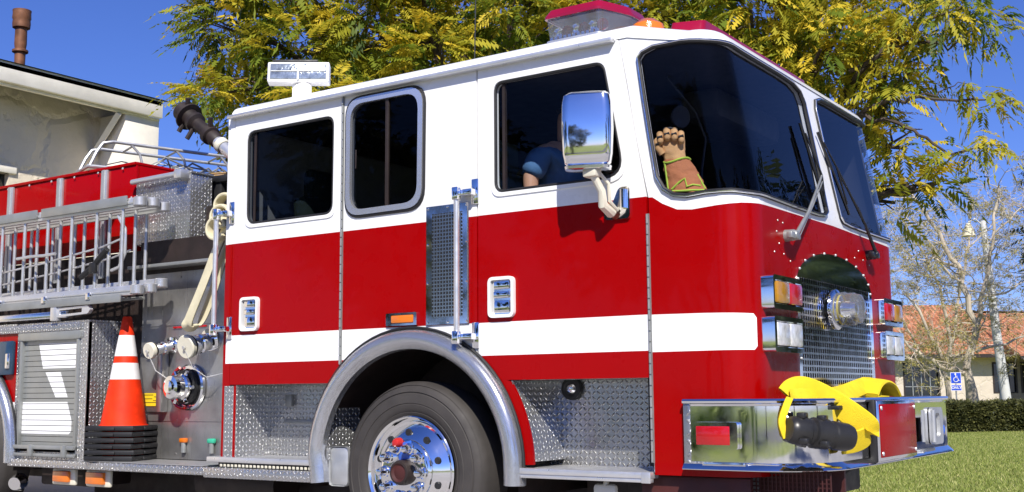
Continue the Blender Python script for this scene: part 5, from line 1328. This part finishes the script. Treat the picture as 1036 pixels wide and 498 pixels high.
# strap leaved border plants at the near kerb
rg2 = random.Random(5)
for i in range(9):
    x = -7.5+i*.95; y = -9.9+rg2.uniform(-.2, .2)
    bm = B(); col_attr = []
    for k in range(34):
        a = rg2.uniform(0, 6.28); L_ = rg2.uniform(.9, 1.5); q = [Vector((x, y, 0)), Vector((x+.25*math.cos(a), y+.25*math.sin(a), L_*.75)), Vector((x+.75*math.cos(a), y+.75*math.sin(a), L_*.8))]
        pts = bez(*q, 5); sd_ = Vector((-math.sin(a), math.cos(a), 0)); vv = [(bm.verts.new(p_-sd_*w_), bm.verts.new(p_+sd_*w_)) for p_, w_ in zip(pts, (.02, .03, .032, .028, .018, .002))]
        for (a0, a1), (b0, b1) in zip(vv, vv[1:]): bm.faces.new((a0, a1, b1, b0))
    o = obj('strap_leaf_plant', bm, 'leafblade', None, smooth=False)
    at = o.data.attributes.new('tint', 'FLOAT', 'POINT'); at.data.foreach_set('value', [rg2.random() for _ in range(0)] or [((j//12) * 37 % 11)/10 for j in range(len(o.data.vertices))])
    tag(o, ['first','second','third','fourth','fifth','sixth','seventh','eighth','ninth'][i]+' green strap leaved plant of the kerbside border row, counted from the truck rear', 'plant', 'border plants behind the photographer')

# house on the left
t = thing('house', 'pale stucco house with white painted eave behind the rear of the truck', 'house', (-11, 2, 0))
bm = B(); panel(bm, fnX(-10.6), [(-6, 0), (6.30, 0), (6.30, 5.6), (-6, 5.6)], [[(1.9, 3.1), (3.95, 3.1), (3.95, 4.14), (1.9, 4.14)]], thick=.2, step=.6)
panel(bm, lambda s, z, o: (-10.6-s, 6.30-.001+o, z), [(0, 0), (9, 0), (9, 5.6), (0, 5.6)], thick=.2, step=2)
wa = obj('wall', bm, 'stucco', t)
bm = B(); box(bm, -10.62, -9.99, 5.42, 6.04, 0, 5.24, .01); obj('wall_pier', bm, 'trim', t)
bm = B(); box(bm, -9.97, -9.90, -6.5, 6.03, 5.25, 5.53, .006); box(bm, -10.04, -9.97, -6.5, 6.03, 5.215, 5.25, .004); f_ = obj('fascia', bm, 'trim', t)
bm = B(); tube(bm, [(-10.60, 5.30, 4.62), (-9.99, 5.30, 5.20)], .055, 4); obj('eave_brace', bm, 'trim', f_)
bm = B(); vs_ = [bm.verts.new(q) for q in ((-9.86, -6.6, 5.53), (-9.86, 6.13, 5.53), (-19, 6.13, 6.6), (-19, -6.6, 6.6))]; bm.faces.new(vs_); bmesh.ops.solidify(bm, geom=bm.faces[:], thickness=-.05)
box(bm, -10.6, -9.9, -6.5, 6.0, 5.44, 5.50); obj('roof', bm, 'shingle', t)
bm = B(); box(bm, -10.66, -10.56, 1.8, 4.05, 4.14, 4.24, .01); w_ = obj('window', bm, 'trim', t)
bm = B(); box(bm, -10.75, -10.70, 1.9, 3.95, 3.1, 4.14); obj('window_pane', bm, 'glassdark', w_)
bm = B(); lathe(bm, [(.07, 0), (.075, .36), (.11, .38), (.11, .41), (.075, .43), (.085, .50), (.082, .72), (.12, .74), (.125, .80), (.12, .86), (.13, .88), (.125, .96), (.13, 1.0), (0, 1.0)], (-10.5, 3.97, 5.52), (0, 0, 1), 20); obj('vent_pipe', bm, 'pipe', t)

# building at the right with clay tile roof, in its own frame facing the lawn
BO = Vector((-12.75, 73.0, 0)); bu = Vector((math.cos(yaw), math.sin(yaw), 0)); bv = Vector((-math.sin(yaw), math.cos(yaw), 0))
def bl(u, v, z): q = BO+bu*u+bv*v; return (q.x, q.y, z)
def bbox(bm, u0, u1, v0, v1, z0, z1, mi=0):
    vs_ = [bm.verts.new(bl(u, v, z)) for u in (u0, u1) for v in (v0, v1) for z in (z0, z1)]
    for f in ((0, 1, 3, 2), (4, 6, 7, 5), (0, 4, 5, 1), (2, 3, 7, 6), (0, 2, 6, 4), (1, 5, 7, 3)): bm.faces.new([vs_[i] for i in f]).material_index = mi
PXU = lambda px: (px-985)*.0644
t = thing('tile_roof_building', 'single storey tan building with orange clay tile roof beyond the hedge', 'building', tuple(BO))
wins = [(908, 943, .75, 2.75), (997, 1005, .95, 2.75), (1012, 1020, .95, 2.75), (1025, 1033, .95, 2.75), (1046, 1054, .95, 2.75), (850, 885, .75, 2.75)]
bm = B(); panel(bm, lambda s, z, o: bl(s, -o, z), [(-22, 0), (18, 0), (18, 4.0), (-22, 4.0)], [[(PXU(a), c), (PXU(b), c), (PXU(b), d), (PXU(a), d)] for a, b, c, d in wins], regions=[([(1.2, -1), (19, -1), (19, 5), (1.2, 5)], 1)], thick=.3, step=2)  # right wing region: shade painted into the wall colour
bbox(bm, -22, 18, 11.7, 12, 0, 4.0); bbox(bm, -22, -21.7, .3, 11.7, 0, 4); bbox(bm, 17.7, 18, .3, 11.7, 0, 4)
obj('wall', bm, ['stucco2', 'stuccoshade'], t)
for a, b, c, d in wins:
    a, b = PXU(a), PXU(b); bm = B(); bbox(bm, a-.05, b+.05, -.03, .05, d, d+.10); bbox(bm, a-.05, a+.06, -.03, .08, c, d); bbox(bm, b-.06, b+.05, -.03, .08, c, d); bbox(bm, a-.05, b+.05, -.03, .05, c-.08, c); w_ = obj('window', bm, 'chassis', t)
    bm = B(); bbox(bm, a+.06, b-.06, .12, .16, c, d); obj('pane', bm, 'glassdark', w_)
    if b-a > 1:
        bm = B()
        for k in (1, 2, 3): bbox(bm, a+(b-a)*k/4-.03, a+(b-a)*k/4+.03, .05, .1, c, d)
        bbox(bm, a+.06, b-.06, .05, .1, c+.55, c+.60); obj('muntin', bm, 'grey', w_, split=False)
bm = B()
def roofq(q):
    vs_ = [bm.verts.new(bl(*p_)) for p_ in q]; return bm.faces.new(vs_)
roofq([(-24, -1.2, 3.35), (1.2, -1.2, 3.35), (1.2, 6, 7.0), (-24, 6, 7.0)]); roofq([(1.2, -3.2, 3.15), (20, -3.2, 3.15), (20, 6, 6.4), (1.2, 6, 6.4)]); roofq([(-24, 13, 3.3), (20, 13, 3.3), (20, 6, 6.3), (-24, 6, 7.0)][::-1])
roofq([(1.2, -3.2, 3.15), (1.2, 6, 6.4), (1.2, 6, 7.0), (1.2, -1.2, 3.35)])
me_r = obj('roof', bm, 'tile', t, smooth=False)
uvl = me_r.data.uv_layers[0]; rl_ = Vector(root_loc(me_r))
for p_ in me_r.data.polygons:
    for li in p_.loop_indices:
        c_ = me_r.data.vertices[me_r.data.loops[li].vertex_index].co; uvl.data[li].uv = (c_.dot(bu), c_.dot(bv)*1.15)
bm = B(); bbox(bm, -24, 1.2, -1.25, -1.15, 3.12, 3.33); bbox(bm, 1.2, 20, -3.25, -3.15, 2.95, 3.13); obj('eave_board', bm, 'chassis', t)
bm = B()
for u in (3.9, 8.5, 13): bbox(bm, u, u+.3, -3.0, -2.7, 0, 3.0)
obj('porch_post', bm, 'barkpale', t)

# hedge
def hedge(name, label, a, b, w, h, seed, n):
    a, b = Vector(a), Vector(b); d = (b-a).normalized(); s_ = Vector((-d.y, d.x, 0)); L_ = (b-a).length
    t = thing(name, label, 'hedge', tuple((a+b)/2))
    bm = B(); rr = random.Random(seed); k = int(L_/.3)
    ring = []
    for i in range(k+1):
        q = a+d*(L_*i/k); j = lambda: rr.uniform(-.05, .05)
        ring.append([bm.verts.new(q+s_*(x+j())+Vector((0, 0, z+j()))) for x, z in ((-w*.3, 0), (-w*.36, h*.5), (-w*.28, h*.76), (0, h*.8), (w*.28, h*.76), (w*.36, h*.5), (w*.3, 0))])
    for p_, q_ in zip(ring, ring[1:]):
        for m_ in range(6): bm.faces.new((p_[m_], p_[m_+1], q_[m_+1], q_[m_]))
    obj('branches', bm, 'chassis', t, split=False)
    cl = []
    for i in range(n):
        q = a+d*rr.uniform(0, L_); e_, zz = rr.choice([(-.5, rr.uniform(.05, h*.85)), (-.5, rr.uniform(.05, h*.85)), (.45, rr.uniform(.05, h*.8)), (rr.uniform(-.45, .45), h*.88)]); cl.append((q.x+s_.x*w*e_, q.y+s_.y*w*e_, zz, .14, .10))
    fronds('foliage', cl, 'leafhedge', t, 3200, L=.11, npair=2, leafw=.05, leafl=.08, seed=seed, base=.5, spread=.28, droop=.1, core=.2)
hedge('hedge', 'low clipped green hedge along the far edge of the lawn', (-4.9, 21.6, 0), (1.6, 31.2, 0), 1.3, .74, 4, 1100)
# big pole with its bell lantern
t = thing('street_lamp', 'pale round concrete lamp post with a bell shaped lantern standing beyond the hedge', 'street lamp', (-4.49, 37.5, 0))
bm = B(); tube(bm, [(-4.20, 37.70, 0), (-4.36, 37.3, 3), (-4.50, 36.86, 6.9)], [.18, .15, .10], 20); obj('post', bm, 'pole', t)
bm = B(); tube(bm, [(-4.52, 36.85, 6.75), (-4.70, 36.6, 6.95), (-4.87, 36.35, 6.82)], .025, 8); obj('lamp_arm', bm, 'pole', t)
bm = B(); lathe(bm, [(0, .46), (.07, .45), (.10, .38), (.16, .25), (.19, .08), (.24, 0), (.22, -.02), (0, -.03)], (-4.87, 36.35, 6.33), (0, 0, 1), 20); obj('lantern', bm, 'cream', t)
# accessible parking sign
t = thing('parking_sign', 'small blue accessible parking sign on a thin post in front of the pale tree', 'sign', (-3.4, 27.19, 0))
so_ = Vector((-3.4, 27.19, 0)); fz = -bv
def sp(u, z, o=0.): q = so_+bu*u+fz*o; return Vector((q.x, q.y, z))
bm = B(); cyl(bm, sp(.0, 0), sp(.0, 1.50), .022, seg=8); obj('sign_post', bm, 'grey', t)
def plate(u0, u1, z0, z1, o0, o1, mat, name, par):
    bm = B(); vs_ = [bm.verts.new(sp(u, z, o)) for u in (u0, u1) for o in (o0, o1) for z in (z0, z1)]
    for f in ((0, 1, 3, 2), (4, 6, 7, 5), (0, 4, 5, 1), (2, 3, 7, 6), (0, 2, 6, 4), (1, 5, 7, 3)): bm.faces.new([vs_[i] for i in f])
    return obj(name, bm, mat, par, smooth=False)
p1 = plate(-.145, .145, 1.19, 1.49, .024, .032, 'signwhite', 'sign_panel', t); plate(-.132, .132, 1.203, 1.477, .032, .036, 'signblue', 'blue_face', p1)
p2 = plate(-.145, .145, 1.00, 1.16, .024, .032, 'signwhite', 'sign_panel', t); plate(-.132, .132, 1.013, 1.147, .032, .036, 'signblue', 'blue_face', p2)
bm = B(); q = lambda u, z: sp(u, z, .042)
lathe(bm, [(0, .0), (.024, 0), (.024, .006), (0, .006)], sp(-.015, 1.445, .038), fz, 14)
tube(bm, [q(-.012, 1.42), q(-.008, 1.345), q(.045, 1.34), q(.07, 1.265), q(.09, 1.272)], .011, 6); tube(bm, [q(-.01, 1.385), q(.04, 1.383)], .009, 6)
tube(bm, [q(-.005+.062*math.cos(R(a)), 1.30+.062*math.sin(R(a))) for a in range(120, 375, 15)], .009, 6); obj('wheelchair_symbol', bm, 'signwhite', p1, split=False)
cu = bpy.data.curves.new('sign_text', 'FONT'); cu.body = 'ONLY'; cu.size = .10; cu.align_x = 'CENTER'; cu.align_y = 'CENTER'; cu.extrude = .002; cu.offset = .002
to = bpy.data.objects.new('tmp', cu); col.objects.link(to); to.rotation_euler = (R(90), 0, yaw); to.location = sp(0, 1.08, .040); bpy.context.view_layer.update()
me_ = bpy.data.meshes.new_from_object(to.evaluated_get(bpy.context.evaluated_depsgraph_get())); me_.transform(to.matrix_world); me_.transform(Matrix.Translation(-so_)); bpy.data.objects.remove(to)
me_.materials.clear(); me_.materials.append(M['signwhite']); me_.name = 'lettering'; to = bpy.data.objects.new('lettering', me_); col.objects.link(to); to.parent = p2

# pale bare tree and thinner companions
def bare(name, label, limbs, r0, seed, gen=4, mat='barkpale', buds=1400, btint=.5, scale=1., group=None):
    rr = random.Random(seed); base = limbs[0][0]; t = thing(name, label, 'tree', base, group); bm = B(); tips = []
    def grow(p_, d_, L_, r_, g):
        pts = [p_]; d2 = Vector(d_)
        for i in range(4):
            d2 = (d2+Vector((rr.gauss(0, .22), rr.gauss(0, .22), rr.gauss(0, .18)+.05))).normalized(); pts.append(pts[-1]+d2*L_/4)
        tube(bm, pts, [r_*(1-.15*i) for i in range(5)], 5 if g > 1 else 4, caps=False)
        tips.append(pts[-1]); tips.append(pts[2])
        if g > 0:
            for k in range(rr.choice([2, 3, 3])):
                i = rr.choice([2, 3, 4]); ax = Vector((rr.gauss(0, 1), rr.gauss(0, 1), rr.gauss(0, .8))).normalized(); nd = (d2+ax*.85).normalized(); grow(pts[i], nd, L_*rr.uniform(.6, .85), max(r_*.55, .007), g-1)
    for li, ln in enumerate(limbs):
        pts = []; ra = r0[li]
        for i in range(len(ln)-1):
            for k in range(3): pts.append(Vector(ln[i]).lerp(Vector(ln[i+1]), k/3)+Vector((rr.gauss(0, .04), rr.gauss(0, .04), rr.gauss(0, .04)))*(0 if li == 0 else 1)*scale)
        pts.append(Vector(ln[-1])); n = len(pts); tube(bm, pts, [ra*(1-.65*i/n) for i in range(n)], 9)
        if li:
            for i in range(2, n):
                for _ in range(2):
                    d_ = Vector((rr.gauss(0, 1), rr.gauss(0, 1), rr.gauss(.2, .6))).normalized(); grow(pts[i], d_, rr.uniform(.6, 1.1)*scale, max(.012, ra*.22), gen-2)
    obj('trunk', bm, mat, t, split=False)
    cl = []
    for _ in range(buds):
        q = rr.choice(tips); cl.append((q.x, q.y, q.z, .10, .08))
    fronds('buds', cl, 'leafbud', t, 1, L=.12, npair=2, leafw=.035, leafl=.06, seed=seed, base=btint, spread=.3)
    return t
V = [[(-4.73, 34.94, 0), (-4.74, 34.81, 1.0), (-4.82, 34.69, 1.76)], [(-4.82, 34.69, 1.6), (-5.3, 34.36, 1.77), (-5.95, 33.86, 2.1), (-6.44, 33.44, 2.65)], [(-4.82, 34.69, 1.7), (-4.47, 34.77, 2.8), (-4.63, 34.45, 4.09), (-4.82, 34.17, 5.06), (-5.22, 33.72, 6.2), (-5.8, 33.14, 7.34)], [(-4.62, 34.76, 2.15), (-4.36, 34.74, 3.44), (-3.96, 34.75, 5.06), (-3.7, 34.73, 6.35), (-3.49, 34.67, 7.64)], [(-5.35, 34.31, 1.83), (-5.64, 33.99, 2.64), (-5.96, 33.62, 3.62), (-6.25, 33.35, 4.11)], [(-4.58, 34.76, 2.31), (-3.9, 35.21, 2.47), (-3.17, 35.65, 2.78)], [(-4.82, 34.17, 5.06), (-5.42, 33.72, 5.33), (-6.23, 33.16, 5.33)], [(-4.31, 34.67, 4.09), (-3.49, 35.21, 4.24), (-3.03, 35.47, 4.56)], [(-3.78, 34.73, 6.03), (-3.02, 35.12, 6.83), (-2.72, 35.27, 7.15)], [(-4.69, 34.36, 4.42), (-5.05, 34.04, 4.9), (-5.64, 33.46, 6.04), (-6.19, 32.95, 6.85)]]
bare('bare_tree', 'pale barked bare tree with forking trunk in front of the tile roofed building', V, [.26, .10, .12, .09, .07, .06, .04, .04, .035, .045], 3, gen=4, buds=1100)
sh = lambda L_, dx, dy, sz: [[(x*1.0+dx, y+dy, z*sz) for x, y, z in l] for l in L_]
bare('bare_tree', 'second bare tree further back, left of the lamp post', sh(V, -2.2, 6, 1.05), [.14, .05, .08, .07, .05, .04, .03, .03, .03, .03], 11, gen=4, buds=1300)
bare('bare_tree', 'third bare tree at the right edge behind the lamp post', sh(V, 2.4, 7, 1.1), [.14, .05, .08, .07, .05, .04, .03, .03, .03, .03], 17, gen=4, buds=1300)
for (x, y, h, r_, n, lab) in [(-1.25, 31.6, 8.2, .8, 13, 'dark evergreen tree at the right edge of the view beyond the hedge')]:
    t = thing('evergreen_tree', lab, 'tree', (x, y, 0)); rr = random.Random(2)
    cl = [(x+rr.gauss(0, .3)*(1-k/n*.3), y+rr.gauss(0, .4), 2.2+(h-2.2)*k/n, r_*(1.15-.6*abs(k/n-.45)), .55) for k in range(n)]
    treetrunk((x, y, 0), (x, y, h*.8), .2, cl, t, seed=8, twigs=1); fronds('crown', cl, 'leafhedge', t, 190, L=.5, npair=5, leafw=.06, leafl=.16, seed=12, base=.5, droop=.4)
# the far-off wood closing the horizon
rr = random.Random(41); cl = []
for i in range(30):
    u = -75+i*5+rr.uniform(-2, 2); q = BO+bu*u+bv*(38+rr.uniform(0, 14)); h = rr.uniform(4, 7)
    for _ in range(4): cl.append((q.x+rr.gauss(0, 2), q.y+rr.gauss(0, 2), h*.45+rr.gauss(0, h*.15), 2.6, 1.6))
tmp = bpy.data.objects.new('tmp', None); col.objects.link(tmp)
o = fronds('distant_wood', cl, 'leafhedge', tmp, 20, L=1.6, npair=4, leafw=.3, leafl=.7, seed=90, base=.3, droop=.2); o.parent = None; bpy.data.objects.remove(tmp)
tag(o, 'far green wood along the horizon beyond the tile roofed building', 'wood', kind='stuff')
bm = B(); bmesh.ops.create_icosphere(bm, subdivisions=3, radius=.09, matrix=Matrix.Translation((-.32, 8.2, .03)) @ Matrix.Diagonal((1.6, 1, .6, 1)))
for v in bm.verts: v.co += v.co.normalized()*noise.noise(v.co*7)*.03
tag(obj('rock', bm, 'stucco', None), 'pale rock on the grass seen under the bumper', 'rock')
